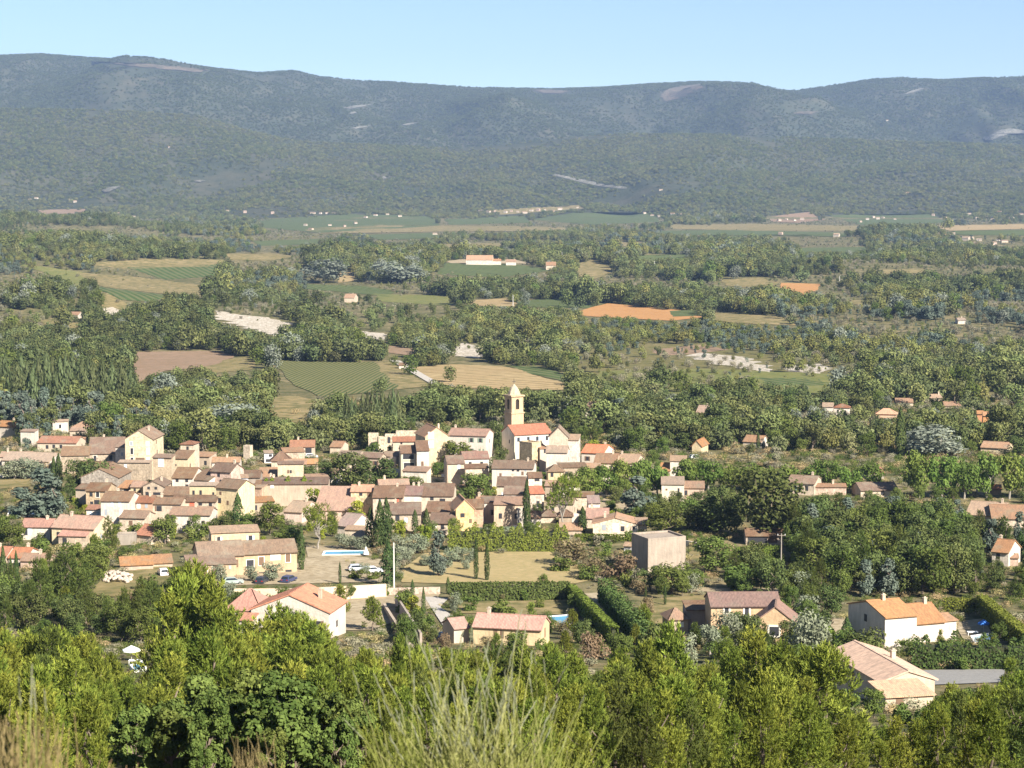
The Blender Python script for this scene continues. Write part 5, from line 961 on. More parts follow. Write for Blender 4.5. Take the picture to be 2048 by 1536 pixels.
for i in range(11): NEAR.append(('Y', 692 + i * 10.5 + random.uniform(-4, 4), 872 + random.uniform(-6, 6), 780 + random.uniform(-6, 26), 15, None))
for i in range(34):
    x = -10 + i * 8.3 + random.uniform(-4, 4); NEAR.append(('Y', x, 830 + random.uniform(-10, 22), 712 + random.uniform(-8, 40) + (10 if x > 180 else 0), 26, None))
for n_ in NEAR: ptree(*n_[:5], label=n_[5], group={'Q': 'clipped plane trees along the village street', 'Y': 'poplars behind the village', 'V': 'olive trees in the gardens'}.get(n_[0]))
# ---------------------------------------------------------------- woods filled tree by tree
def hides(px, pb, pt, hw, y):
    for x0, y0, x1, y1, D in PROT:
        if y < D + 1:
            ox = min(x1, px + hw) - max(x0, px - hw); oy = min(y1, pb) - max(y0, pt)
            if ox > 0 and oy > 0 and ox * oy > .28 * (x1 - x0) * max(4, y1 - y0): return True
    return False
def hidesfield(px, pb, pt):
    for po in FIELDS:
        if pinside(np.array([px, px, px]), np.array([pb, pb * .6 + pt * .4, pb * .3 + pt * .7]), po).any(): return True
    return False
placed = [(o.location.x, o.location.y) for o, *_ in TREES]
def scatter(poly, n, kinds, hr, wr=(.8, 1.05), sep=4.2, tries=40, group=None, fieldtest=True, mintop=0):
    xs = [p[0] for p in poly]; ys = [p[1] for p in poly]; c = 0
    for _ in range(n * tries):
        if c >= n: break
        px = random.uniform(min(xs), max(xs)); py = random.uniform(min(ys), max(ys))
        if not pinside(np.array([px]), np.array([py]), poly)[0]: continue
        P = hit(px, py); k = random.choice(kinds); h = random.uniform(*hr) * (.45 if k in 'SRLG' else 1); w = h * random.uniform(*wr) * (PROTO[k][0][3] / PROTO[k][0][2])
        if any((P.x - a) ** 2 + (P.y - b) ** 2 < sep * sep for a, b in placed[-900:]): continue
        if any((P.x - a) ** 2 + (P.y - b) ** 2 < (r + w * .32) ** 2 for a, b, r in FOOT): continue
        s = F / (P.y * CP - P.z * SP)
        if py - h * s < mintop: continue
        if hides(px, py, py - h * s, w * s * .5, P.y) or (fieldtest and hidesfield(px, py, py - h * s)): continue
        tree(k, P.x, P.y, h, w, None, group); placed.append((P.x, P.y)); c += 1
scatter([(1560, 985), (1700, 992), (1900, 1005), (2080, 1050), (2080, 1190), (1900, 1200), (1690, 1200), (1560, 1120), (1570, 1040)], 125, 'OOOBOpOBK', (6.5, 11), tries=90, mintop=982, group='trees of the wood right of the village')
scatter([(1380, 1180), (1560, 1095), (1690, 1180), (1690, 1230), (1580, 1200)], 16, 'BOSSp', (5, 8))
scatter([(0, 1075), (240, 1085), (240, 1140), (170, 1200), (240, 1250), (0, 1270)], 34, 'pBOSpP', (5, 9), group='trees of the left gardens')
scatter([(240, 1180), (400, 1180), (420, 1290), (240, 1290)], 16, 'BppOB', (6, 10), group='trees of the left gardens')
scatter([(1090, 1090), (1280, 1080), (1290, 1190), (1180, 1165), (1120, 1140)], 12, 'SSRG', (5, 8))
scatter([(1600, 1290), (1690, 1300), (1760, 1400), (1700, 1440), (1600, 1380)], 10, 'BOSV', (5, 8))
scatter([(1280, 1265), (1640, 1275), (1640, 1330), (1290, 1330)], 22, 'BVSOPp', (4.5, 7.5))
scatter([(480, 985), (1320, 930), (1320, 1080), (860, 1080), (480, 1090), (240, 1090), (100, 1040), (100, 960), (330, 1060)], 60, 'BSOLBS', (4, 7), sep=6)
scatter([(480, 985), (1320, 930), (1320, 1080), (860, 1080), (480, 1090), (240, 1090), (100, 1040), (100, 960), (330, 1060)], 80, 'SBBLO', (3.5, 6), sep=3.2)
scatter([(1120, 800), (2060, 790), (2060, 920), (1300, 925), (1130, 900)], 130, 'BBOGSs', (5, 9), sep=5, group='trees among the houses behind the plane rows')
scatter([(0, 830), (420, 850), (830, 850), (840, 900), (420, 920), (0, 900)], 50, 'BOSG', (4, 8), sep=5)
scatter([(780, 1100), (900, 1098), (940, 1150), (800, 1170)], 8, 'SVG', (4, 6))
scatter([(400, 1180), (1000, 1190), (1250, 1230), (1400, 1290), (900, 1300), (660, 1260)], 40, 'SBSRO', (3, 6), sep=3.5)
scatter([(0, 1190), (330, 1190), (330, 1290), (0, 1275)], 34, 'pBOSSR', (3.5, 7), sep=3.6, group='trees of the left gardens')
scatter([(1880, 1110), (2070, 1120), (2070, 1205), (1900, 1195)], 14, 'BOp', (3.5, 6.5), sep=4)
scatter([(230, 1175), (420, 1180), (700, 1200), (900, 1190), (900, 1300), (480, 1290), (230, 1290)], 34, 'BVBpO', (3, 5.5), sep=3.4, group='garden trees below the gravel yard')
scatter([(1280, 1190), (1420, 1180), (1660, 1195), (1690, 1290), (1400, 1300), (1290, 1270)], 26, 'BVBOB', (3, 5.5), sep=3.4, group='garden trees around the apricot house')
scatter([(1560, 1200), (1700, 1220), (2060, 1300), (2060, 1420), (1860, 1420), (1880, 1340), (1640, 1290)], 26, 'SBSP', (3, 6), sep=3.5)
scatter([(0, 880), (420, 880), (420, 930), (200, 940), (0, 960)], 22, 'BOSG', (4.5, 7.5))
scatter([(1300, 1000), (1480, 1000), (1480, 1060), (1300, 1060)], 14, 'OBO', (5, 9), mintop=960)
scatter([(1700, 1000), (2060, 985), (2060, 1010), (1700, 1010)], 8, 'BO', (3, 5), mintop=965)
scatter([(880, 1262), (1300, 1270), (1300, 1330), (900, 1330)], 18, 'SPBR', (3.5, 6), fieldtest=False)
# ---------------------------------------------------------------- front pines and oaks on the slope below the camera
SK = [(-60, 1250), (0, 1262), (60, 1256), (110, 1252), (160, 1262), (200, 1275), (240, 1300), (275, 1330), (305, 1330), (330, 1205), (360, 1150), (395, 1135), (430, 1180), (460, 1255), (520, 1250), (560, 1228), (590, 1232), (640, 1262), (690, 1290), (740, 1300), (790, 1275), (840, 1290), (890, 1300), (960, 1300), (1060, 1290), (1130, 1285), (1180, 1320), (1240, 1300), (1290, 1280), (1340, 1262), (1400, 1320), (1500, 1275), (1560, 1285), (1640, 1300), (1690, 1350), (1740, 1420), (1800, 1425), (1860, 1385), (1900, 1372), (2000, 1368), (2030, 1350), (2100, 1330)]
skx, sky_ = zip(*SK)
def skyline(px): return float(np.interp(px, skx, sky_))
def slope_tree(kind, px, D, top, wf=1.):
    x = at(px, 1400, D).x; z = tz(x, D); h = at(px, top, D).z - z
    if not 2.3 < h < 19: return False
    w = h * PROTO[kind][0][3] / PROTO[kind][0][2] * wf
    tree(kind, x, D, h, w, None, 'pines on the slope below the camera' if kind == 'P' else 'oaks on the slope below the camera'); placed.append((x, D)); return True
for px, D, top, wf in [(393, 230, 1128, .95), (372, 224, 1165, .8), (340, 222, 1198, .9), (425, 222, 1172, .9), (455, 218, 1215, .9), (120, 205, 1258, 1), (60, 200, 1270, 1), (180, 208, 1278, .9), (225, 196, 1310, .9), (20, 190, 1290, 1), (562, 215, 1222, 1.1), (600, 212, 1238, 1.1), (530, 205, 1252, 1.2), (645, 210, 1268, 1.1), (580, 205, 1240, 1.1), (500, 215, 1248, 1.), (620, 205, 1252, 1.2), (640, 208, 1258, 1.), (1340, 190, 1258, .9), (1300, 195, 1280, .8), (1510, 180, 1272, .9), (1560, 176, 1290, 1), (1650, 160, 1290, 1.15), (1610, 168, 1300, .9), (1470, 185, 1300, .9), (1240, 200, 1300, .8), (800, 218, 1275, .7), (840, 214, 1290, .8), (1100, 210, 1288, .9), (1150, 200, 1305, .8), (1900, 190, 1372, .9), (1990, 190, 1380, 1), (2045, 185, 1345, 1)]:
    slope_tree('P', px, D, top, wf)
n_s = 0
for _ in range(14000):
    if n_s >= 280: break
    D = random.uniform(98, 235); px = random.uniform(-40, 2090)
    x = at(px, 1400, D).x; s = F / D
    top = max(skyline(px - 25), skyline(px), skyline(px + 25)) + random.uniform(2, 30) + max(0, (200 - D)) * (random.uniform(.6, 1.5) if px < 1680 else random.uniform(0, .5))
    if 250 < px < 760 and D < 150: top = max(top, 1330 + random.uniform(0, 120))
    z = tz(x, D); h = at(px, top, D).z - z
    if h < (3.8 if px < 1680 else 2.4) or h > 11 or top > 1540: continue
    if any((x - a) ** 2 + (D - b) ** 2 < 3.4 ** 2 for a, b in placed): continue
    if hides(px, 1600, top + 10, h * .3 * s, D) and top < skyline(px) + 4: continue
    k = 'o' if (250 < px < 760 and D < 150) else ('P' if random.random() < .9 else 'p')
    if slope_tree(k, px, D, top, random.uniform(.8, 1.1)): n_s += 1
for px, D, top in [(330, 104, 1400), (420, 100, 1375), (500, 108, 1345), (590, 104, 1400), (660, 112, 1350), (540, 96, 1440), (400, 94, 1460), (680, 98, 1440)]:
    slope_tree('o', px, D, top + random.uniform(-25, 25), .8)
# ---------------------------------------------------------------- valley woods
def samp(n, y0, y1):
    y = np.sqrt(rng.uniform(y0 * y0, y1 * y1, n)); u = rng.uniform(-.285, .285, n); return u * y, y
def free(x, y, h):
    z = T(x, y); px, pb = proj(x, y, z); _, pt = proj(x, y, z + h)
    ok = np.ones(len(x), bool)
    jx = px + 9 * vnoise(px / 14, pb / 7, 4); jy = 3.5 * vnoise(px / 11, pb / 6, 8); d0 = rng.uniform(0, 1, len(x))
    for po in FIELDS:
        for f in (0., .45, .8): ok &= ~(pinside(jx, pb + jy + (pt - pb) * f, po) & ((d0 > .03) | (h > 3.2)))
    dice = rng.uniform(0, 1, len(x))
    for po in SCRUB: ok &= ~(pinside(jx, pb, po) & (dice > np.where(h > 4, .12, .6)))
    for po in SOFT:
        for f in (0., .45, .85): ok &= ~(pinside(px, pb + (pt - pb) * f, po) & (dice > np.where(h > 3.5, .02, .3)))
    for a, b, r in FOOT: ok &= (x - a) ** 2 + (y - b) ** 2 > (r + 2) ** 2
    for x0, y0, x1, y1, D in PROT:
        if D > 600: ok &= ~((y < D + 3) & (px > x0 - 3) & (px < x1 + 3) & (pt < y0 + .5 * (y1 - y0)) & (pb > y0))
    return ok, px, pb, pt
VX, VY, VH, VK, VPX, VPB = [], [], [], [], [], []
for y0, y1, n in ((655, 1000, 4200), (1000, 1600, 13000), (1600, 3000, 36000), (3000, 5350, 52000)):
    x, y = samp(n, y0, y1); h = rng.uniform(5.5, 11.5, n) * (1 + .15 * (y > 1600))
    cl = fbm(x / 130, y / 220, 3, 77); kind = rng.integers(0, 5, n)
    clear = cl < np.where(y > 4000, .05, np.where(y < 1000, -.3, -.1)) + rng.normal(0, .08, n)
    # openness seen in the photograph: scrub right of the stubble field, open plain in the far distance
    uu = 1024 + F * x / y
    clear |= (y > 4100) & (rng.uniform(0, 1, n) < .45)
    clear |= (y > 950) & (y < 1180) & (uu > 1150) & (uu < 1750) & (rng.uniform(0, 1, n) < .75)
    pn = fbm(x / 210, y / 330, 3, 41); h = h * np.clip(1 + .75 * fbm(x / 60, y / 90, 2, 43) + rng.normal(0, .14, n), .5, 1.75)
    fam = np.digitize(pn + rng.normal(0, .13, n), [-.33, -.16, .0, .14, .3]); kind = np.choose(fam, [0, 3, 2, 1, 4, 7]); u_ = rng.uniform(0, 1, n)
    kind = np.where(u_ < .05, 8, np.where(u_ < .075, 6, np.where(u_ < .2, rng.integers(0, 5, n), kind)))
    h = np.where(clear, rng.uniform(1.5, 4, n), h); kind = np.where(clear & (rng.uniform(0, 1, n) < .5), 5, kind)
    keep = ~clear | (rng.uniform(0, 1, n) < .6)
    ok, px, pb, pt = free(x, y, h); ok &= keep
    for L, v in ((VX, x), (VY, y), (VH, h), (VK, kind), (VPX, px), (VPB, pb)): L.append(v[ok])
VX, VY, VH, VK, VPX, VPB = map(np.concatenate, (VX, VY, VH, VK, VPX, VPB))
size = VH / VY * (np.abs(VPX - 1024) < 1040) * (VK != 5)
order = np.argsort(-size); big = set(order[:290].tolist())
gb = size * 0 + VH / VY * (np.abs(VPX - 1024) < 1040) * (VK == 5); big2 = set(np.argsort(-gb)[:40].tolist())
for i in big | big2:
    k = {5: 'G', 6: 's', 7: 'K', 8: 'B'}.get(VK[i], 'W'); h = VH[i]
    PR = PROTO[k]; sv_ = PROTO[k]
    if k == 'W': PROTO['W'] = [PR[VK[i]]]
    keyfix = tree(k, VX[i], VY[i], h, h * random.uniform(.8, 1.05) * {'G': 1.2, 'K': .6, 's': .85}.get(k, .88), None, 'trees of the valley just behind the village' if k != 'G' else 'shrubs of the valley behind the village')
    PROTO[k] = sv_
rest = np.array([i for i in range(len(VX)) if i not in big and i not in big2])
def stuff(name, label, sources, X, Y, Z, H, K, aspect=.9):
    """one object: many small copies of the source trees set on points by geometry nodes"""
    n = len(X); me = bpy.data.meshes.new(name); me.vertices.add(n)
    me.vertices.foreach_set('co', np.stack([X, Y, Z], 1).astype(np.float32).ravel()); me.update()
    for nm, ty, dat in (('rot', 'FLOAT_VECTOR', np.stack([0 * X, 0 * X, rng.uniform(0, 6.28, n)], 1)), ('scl', 'FLOAT_VECTOR', np.stack([H * aspect * rng.uniform(.85, 1.15, n)] * 2 + [H], 1) / 10)):
        me.attributes.new(nm, ty, 'POINT').data.foreach_set('vector', dat.astype(np.float32).ravel())
    me.attributes.new('pid', 'INT', 'POINT').data.foreach_set('value', K.astype(np.int32))
    o = link(name, me); tag(o, label, name.replace('_', ' '), kind='stuff')
    g = bpy.data.node_groups.new(name, 'GeometryNodeTree'); g.interface.new_socket('Geometry', in_out='INPUT', socket_type='NodeSocketGeometry'); g.interface.new_socket('Geometry', in_out='OUTPUT', socket_type='NodeSocketGeometry')
    N = g.nodes; Lk = g.links; gi = N.new('NodeGroupInput'); go = N.new('NodeGroupOutput'); ip = N.new('GeometryNodeInstanceOnPoints'); jn = N.new('GeometryNodeJoinGeometry')
    for s in sources[::-1]:
        oi = N.new('GeometryNodeObjectInfo'); oi.inputs['Object'].default_value = s; oi.inputs['As Instance'].default_value = True; Lk.new(oi.outputs['Geometry'], jn.inputs[0])
    def na(nm, ty):
        a = N.new('GeometryNodeInputNamedAttribute'); a.data_type = ty; a.inputs[0].default_value = nm; return a.outputs[0]
    Lk.new(gi.outputs[0], ip.inputs['Points']); Lk.new(jn.outputs[0], ip.inputs['Instance']); ip.inputs['Pick Instance'].default_value = True
    Lk.new(na('pid', 'INT'), ip.inputs['Instance Index']); Lk.new(na('rot', 'FLOAT_VECTOR'), ip.inputs['Rotation']); Lk.new(na('scl', 'FLOAT_VECTOR'), ip.inputs['Scale'])
    Lk.new(ip.outputs[0], go.inputs[0]); md = o.modifiers.new('copies', 'NODES'); md.node_group = g; return o
# small real trees standing in the valley lend their shape to the far woods
def far_tree(px, row, mat, seed, h, n, leaf, nm, lab, w=8.5):
    me, lob = crown_broad(nm, [mat, M_bark], seed, 10, w, int(n * 2.3), leaf * .78, 13, lr=(.27, .37))
    P = hit(px, row); o = link(nm, me, None, P); o.scale = (h / 10 * .9, h / 10 * .9, h / 10); tag(o, lab, 'tree'); return o
L_dark, L_blue, L_olv = W_MATS[0], W_MATS[3], W_MATS[4]
srcs = [far_tree(900, 765, L_dark, 201, 8, 300, 1.05, 'woodland_tree', 'leafy tree between the stubble field and the roofs left of the bell tower'),
        far_tree(1460, 775, L_valleyp, 202, 7, 280, 1.1, 'woodland_tree', 'olive-green tree alone on the scrubby meadow right of the bell tower'),
        far_tree(760, 790, L_valley, 203, 8, 320, 1., 'woodland_tree', 'leafy tree at the foot of the striped vineyard slope'),
        far_tree(1560, 700, L_blue, 204, 9, 260, 1.15, 'woodland_tree', 'dark tree just above the long white marl bank'),
        far_tree(1000, 725, L_olv, 205, 8, 280, 1.1, 'woodland_tree', 'olive-green tree between white outcrop and stubble field'),
        far_tree(1330, 780, L_grey, 206, 4, 160, 1.4, 'shrub', 'grey-green bush on the scrubby meadow right of the bell tower', 12),
        far_tree(480, 842, L_silver, 208, 9, 300, .9, 'silver_poplar', 'pale silver tree beside the small dry meadow above the village'),
        far_tree(1240, 840, L_cedar, 209, 10, 320, .8, 'conifer', 'bluish conical conifer in the woods right of the bell tower', 5.2),
        far_tree(840, 842, L_broad, 210, 8, 320, .95, 'broadleaf_tree', 'fresh green tree behind the roofless cream ruin')]
rx, ry, rh, rk = VX[rest], VY[rest], VH[rest], VK[rest]
stuff('valley_woodland', 'dense green woodland and scrub spreading over the wide valley floor', srcs, rx, ry, T(rx, ry) - .1, rh, rk)
# wooded slopes of the hills
n = 52000; y = np.sqrt(rng.uniform(D0 ** 2, (DN + 60) ** 2, n)); x = rng.uniform(-.285, .285, n) * y
d_ = fbm(x / 300, y / 500, 4, 9); keep = (d_ > -.28 + rng.normal(0, .15, n)) & (rng.uniform(0, 1, n) < .9); x, y = x[keep], y[keep]
k_ = np.where(fbm(x / 200, y / 300, 2, 31) > .1, 2, 1); k_ = np.where(rng.uniform(0, 1, len(x)) < .25, 4, k_); k_ = np.where(rng.uniform(0, 1, len(x)) < .1, 3, k_)
ok, *_ = free(x, y, np.full(len(x), 6.)); x, y, k_ = x[ok], y[ok], k_[ok]
stuff('hill_forest', 'scrubby oak forest covering the near slopes of the hills', srcs, x, y, T(x, y) - .6, rng.uniform(5, 9.5, len(x)), np.clip(k_, 0, 4), 1.35)
n = 85000; y = rng.uniform(DV - 100, DF + 30, n); x = rng.uniform(-.285, .285, n) * y
d_ = fbm(x / 420, y / 700, 4, 12); keep = (d_ > -.2 + rng.normal(0, .2, n)); x, y = x[keep], y[keep]
ok, *_ = free(x, y, np.full(len(x), 6.)); x, y = x[ok], y[ok]
stuff('mountain_forest', 'blue-green forest on the far mountain ridge', srcs, x, y, T(x, y) - 1, rng.uniform(5, 9, len(x)), np.where(rng.uniform(0, 1, len(x)) < .5, 0, 3), 1.5)

# low scrub on the open ground of the gardens and the slope
ub = [far_tree(1700, 1290, leaf_mat('dry_tuft', (.24, .19, .085), (.36, .29, .15), .2), 206, 1.2, 110, 1.3, 'dry_bush', 'low straw-coloured bush left of the white house with three orange roofs', 13), srcs[5],
      far_tree(905, 1240, L_broad, 207, 1.2, 140, 1.2, 'shrub', 'low green shrub at the left end of the low ochre cottage', 13)]
n = 32000; y = np.sqrt(rng.uniform(150 ** 2, 900 ** 2, n)); x = rng.uniform(-.28, .28, n) * y
d_ = fbm(x / 14, y / 18, 3, 61); keep = d_ > -.12 + rng.normal(0, .18, n); x, y = x[keep], y[keep]
h = rng.uniform(.35, 1.6, len(x)) * (1 + .5 * (y > 600)); ok, *_ = free(x, y, h); x, y, h = x[ok], y[ok], h[ok]
stuff('undergrowth', 'low dry scrub and tufts on the open ground around gardens and village', ub, x, y, T(x, y) - .05, h, rng.choice(3, len(x), p=[.36, .22, .42]), 1.25)
# ---------------------------------------------------------------- hedges and walls
def hedge(name, label, a, b, h, w, mat, cat='hedge', step=.42, leaf=.42, seed=1, round_=0.):
    """box of small leaf faces between two ground points, clipped flat"""
    g = np.random.default_rng(seed); A = hit(*a); Bp = hit(*b); L = (Bp - A).length; ux = (Bp - A).normalized(); vx = Vector((-ux.y, ux.x, 0)).normalized()
    n = int(L * (2 * h + w) / step / step * 3.2); t = g.uniform(0, L, n); q = g.uniform(0, 2 * h + w, n)
    off = np.where(q < h, -w / 2, np.where(q < h + w, q - h - w / 2, w / 2)); zz = np.where(q < h, q, np.where(q < h + w, h, 2 * h + w - q))
    N = np.stack([np.where(q < h, -1., np.where(q < h + w, 0., 1.)), np.where((q >= h) & (q < h + w), 1., .15)], 1)
    jit = g.normal(0, .07, (n, 3)); bump = .14 * np.sin(t * 1.3) + .1 * np.sin(t * 3.1 + 1)
    P = np.array(A)[None] + np.outer(t, np.array(ux)) + np.outer(off, np.array(vx)) + jit
    P[:, 2] = np.interp(t, [0, L], [A.z, Bp.z]) + zz * (1 + round_ * bump) + jit[:, 2]
    Nn = N[:, :1] * np.array(vx)[None] + N[:, 1:] * np.array([0, 0, 1.])[None] + unit(n, g) * .6
    V, Fq = cards(P, Nn, leaf * .7, leaf * 1.2, g, along=unit(n, g) + np.array([0, 0, .8])); c = np.array(A); 
    o = link(name, mesh_np(name, V - c, Fq, [mat], tint=g.uniform(0, 1, n)), None, A); tag(o, label, cat)
    m = MB(); i = w / 2 - .42
    for s_ in (0,):
        p = [Vector(ux) * .2 - vx * i, Vector(ux) * (L - .2) - vx * i, Vector(ux) * (L - .2) + vx * i, Vector(ux) * .2 + vx * i]
        lo = [q_ + Vector((0, 0, -.5)) for q_ in p]; hi = [q_ + Vector((0, 0, h - .6)) for q_ in p]
        m.poly(hi); [m.poly([lo[k], lo[(k + 1) % 4], hi[(k + 1) % 4], hi[k]]) for k in range(4)]
    m.build('branches', plain('hedge_wood', (.05, .055, .025), .3, 3), o)
    return o
hedge('clipped_hedge', 'long square-cut dark hedge along the foot of the parched lawn', (900, 1201), (1140, 1199), 3.4, 1.6, L_hedged, seed=1)
hedge('clipped_hedge', 'left one of the two diagonal hedges running down beside the shaded path', (1142, 1200), (1228, 1290), 3.0, 1.5, L_hedge, seed=2)
hedge('clipped_hedge', 'right one of the two diagonal hedges, bushier, beside the shaded path', (1206, 1202), (1295, 1308), 3.4, 2., L_hedged, seed=3, round_=2)
hedge('tall_hedge', 'tall shaggy yellow-green hedge at the back of the parched lawn', (896, 1100), (1138, 1102), 4.8, 2.6, L_hedge, seed=4, round_=1.5, leaf=.38)
hedge('clipped_hedge', 'thin low hedge in front of the cream house with the blue door', (1150, 1081), (1290, 1083), 1.5, 1.2, L_hedge, seed=5)
hedge('clipped_hedge', 'bright clipped hedge in front of the open-fronted barn', (1475, 1125), (1560, 1122), 3.2, 2., L_hedge, seed=6)
hedge('clipped_hedge', 'diagonal bright-topped hedge at the right edge above the pool', (1962, 1224), (2062, 1312), 3.2, 1.8, L_hedge, seed=7)
hedge('clipped_hedge', 'hedge running behind the pool of the three-roofed white house', (1885, 1222), (1964, 1224), 2.4, 1.5, L_hedge, seed=8)
hedge('tall_hedge', 'thick mixed green hedge between the pool and the grey driveway', (1822, 1336), (2060, 1340), 4.0, 2.6, L_hedged, seed=9, round_=1.5, leaf=.38)
hedge('clipped_hedge', 'hedge climbing left of the three-roofed white house', (1610, 1225), (1660, 1290), 2.2, 1.6, L_hedge, seed=10)
hedge('ivy', 'bright green ivy covering the wall under the long brown-roofed house', (530, 1010), (628, 1010), 6., .9, L_vines, 'ivy', seed=11, round_=1.2, leaf=.5)
hedge('clipped_hedge', 'dark green hedge far behind the plane trees beside the pinkish house', (1415, 846), (1560, 838), 4.5, 3, L_cyp, seed=12, leaf=.6, step=.6)
hedge('lavender_row', 'row of grey-green lavender bushes behind the tall shaggy hedge', (940, 1070), (1030, 1068), 1.6, 1.6, L_olive, 'lavender', seed=13)
def wall(label, pts, h, mat, th=.45, name='garden_wall', cat='wall'):
    P = [hit(*p) for p in pts]; m = MB(); c = P[0]
    for a, b in zip(P, P[1:]):
        a = a - c; b = b - c; n = Vector((-(b - a).y, (b - a).x, 0)).normalized() * th / 2
        lo = [a - n, b - n, b + n, a + n]; q = [p + Vector((0, 0, -1)) for p in lo]; t = [p + Vector((0, 0, h)) for p in lo]
        m.poly(t); [m.poly([q[k], q[(k + 1) % 4], t[(k + 1) % 4], t[k]]) for k in range(4)]
    o = m.build(name, mat, None, c); tag(o, label, cat); return o
wall('long cream retaining wall below the gravel yard of the ochre farmhouse', [(415, 1204), (600, 1204), (772, 1194)], 2.6, wall_mat((.68, .56, .4)), .5, 'retaining_wall')
wall('rubble wall between the parched lawn and the lane', [(775, 1190), (880, 1188)], 1.4, wall_mat((.45, .36, .29), .8))
wall('pale wall stretch beside the left cut hedge end, near the white pole', [(700, 1184), (772, 1186)], .8, wall_mat((.66, .54, .4)), .4)
wall('left one of two parallel walls of the sloping ramp beside the lane', [(768, 1214), (822, 1300)], .7, wall_mat((.45, .38, .3)), .5)
wall('right one of two parallel walls of the sloping ramp, its face in shadow', [(792, 1210), (842, 1290)], 2., wall_mat((.4, .35, .3)), .4)
wall('white garden wall in front of the round olives at the left edge', [(-30, 956), (62, 954)], 1.2, wall_mat(WHITE))
wall('pale stone yard wall behind the dark oaks in the middle of the village', [(714, 926), (766, 928)], 3.6, wall_mat((.64, .55, .4), .6))
wall('pale stone wall with a tiny slit left of the loggia house', [(770, 934), (792, 936)], 3.4, wall_mat((.62, .53, .42), .6))
wall('low white terrace wall left of the loggia house', [(778, 945), (800, 946)], 1.2, wall_mat(WHITE))
wall('brown rubble wall at the foot of the church, on its left', [(985, 938), (1010, 940)], 3.4, wall_mat((.42, .33, .25), .8))
wall('low ochre wall at the foot of the stone-fronted house', [(855, 962), (896, 966)], 1.2, wall_mat((.68, .54, .34)))
wall('low white wall with the gate piers beside the clipped barn hedge', [(1372, 1090), (1400, 1096)], 1.1, wall_mat(WHITE))
# ---------------------------------------------------------------- poles
def pole(label, px, yb, yt, r, c, arm=0, name='utility_pole'):
    P = hit(px, yb); s = F / (P.y * CP - P.z * SP); h = (yb - yt) / s; t = empty(name, P, label, 'pole')
    m = MB(); m.tube([(0, 0, -.6), (0, 0, h * .5), (0, 0, h)], [r, r * .8, r * .6], 8); m.build('shaft', plain('pole_' + ('concrete' if c[0] > .4 else 'wood'), c, .08), t)
    if arm:
        m = MB(); m.box(-arm, arm, -.06, .06, h - .5, h - .36); m.build('crossarm', plain('pole_wood', (.2, .16, .13)), t)
        for x in (-arm * .85, 0, arm * .85):
            m = MB(); m.tube([(x, 0, h - .36), (x, 0, h - .1)], [.07, .05], 6); m.build('insulator', plain('porcelain', (.7, .7, .68)), t)
pole('tall white pole standing between the bushy cypress and the parched lawn', 788, 1184, 1084, .17, (.62, .6, .55))
pole('wooden utility pole with a crossarm beside the open-fronted barn', 1562, 1142, 1066, .16, (.3, .26, .22), .9)
for px, yb, yt, lab in ((265, 688, 668, 'pale pole among the left woods above the brown soil'), (1537, 548, 530, 'pole in the woods above the small orange field'), (1309, 538, 522, 'pole left of the other pole in the right woods'), (1124, 522, 504, 'thin pole above the grassy knoll'), (1679, 570, 552, 'pale pole right of the small orange field'), (1026, 622, 590, 'thin pole at the left end of the green vineyard strip')):
    pole(lab, px, yb, yt, .3, (.6, .58, .54))
# ---------------------------------------------------------------- pools, parasols, rocks
def pool(label, poly, name='swimming_pool', c_=(.09, .3, .43)):
    P = [hit(*p) for p in poly]; c = sum(P, Vector()) / len(P); c.z = max(p.z for p in P) + .12
    t = empty(name, c, label, 'pool'); q = [Vector((p.x - c.x, p.y - c.y, 0)) for p in P]
    m = MB(); m.poly([p + Vector((0, 0, .06)) for p in q]); m.build('water', plain('pool_water', c_, .15, .8, .12, spec=.5), t)
    m = MB(); n = len(q)
    for i in range(n):
        a, b = q[i], q[(i + 1) % n]; e = .55
        A, B_ = a + a.normalized() * e, b + b.normalized() * e; up = Vector((0, 0, .16)); dn = Vector((0, 0, -.9))
        m.poly([a + up, b + up, B_ + up, A + up]); m.poly([A + up, B_ + up, B_ + dn, A + dn]); m.poly([a + up, b + up, b + Vector((0, 0, .05)), a + Vector((0, 0, .05))])
    m.build('coping', plain('pool_coping', (.74, .72, .68), .06), t)
pool('long blue swimming pool with a white rim under the rounded pine', [(652, 1105), (726, 1104), (729, 1110), (648, 1111)])
pool('bright blue pool behind the low ochre cottage, at the hedge', [(1100, 1240), (1136, 1238), (1146, 1250), (1112, 1254)])
pool('pale pool by the white house with three orange roofs', [(1946, 1282), (1985, 1279), (1994, 1285), (1952, 1288)], c_=(.36, .5, .5))
pool('small turquoise pool under the white parasol, among the left pines', [(266, 1341), (284, 1338), (287, 1342), (270, 1345)])
def parasol(label, px, yb, yt, wpx, c, folded=False):
    P = hit(px, yb); s = F / (P.y * CP - P.z * SP); h = (yb - yt) / s; r = wpx / s / 2; t = empty('parasol', P, label, 'parasol')
    m = MB(); m.tube([(0, 0, 0), (0, 0, h)], [.04, .03], 6); m.build('pole', plain('parasol_pole', (.5, .48, .45)), t)
    m = MB(); z0 = h * (.72 if not folded else .25)
    rim = [(r * math.cos(a), r * math.sin(a), z0) for a in [math.pi / 4 * i for i in range(8)]]
    for i in range(8): m.poly([rim[i], rim[(i + 1) % 8], (0, 0, h)]); m.poly([rim[i], rim[(i + 1) % 8], (*rim[(i + 1) % 8][:2], z0 - .2), (*rim[i][:2], z0 - .2)])
    m.build('canopy', plain('parasol_cloth', c, .04), t)
parasol('open white parasol on the terrace among the left pines', 263, 1322, 1290, 36, (.82, .82, .8))
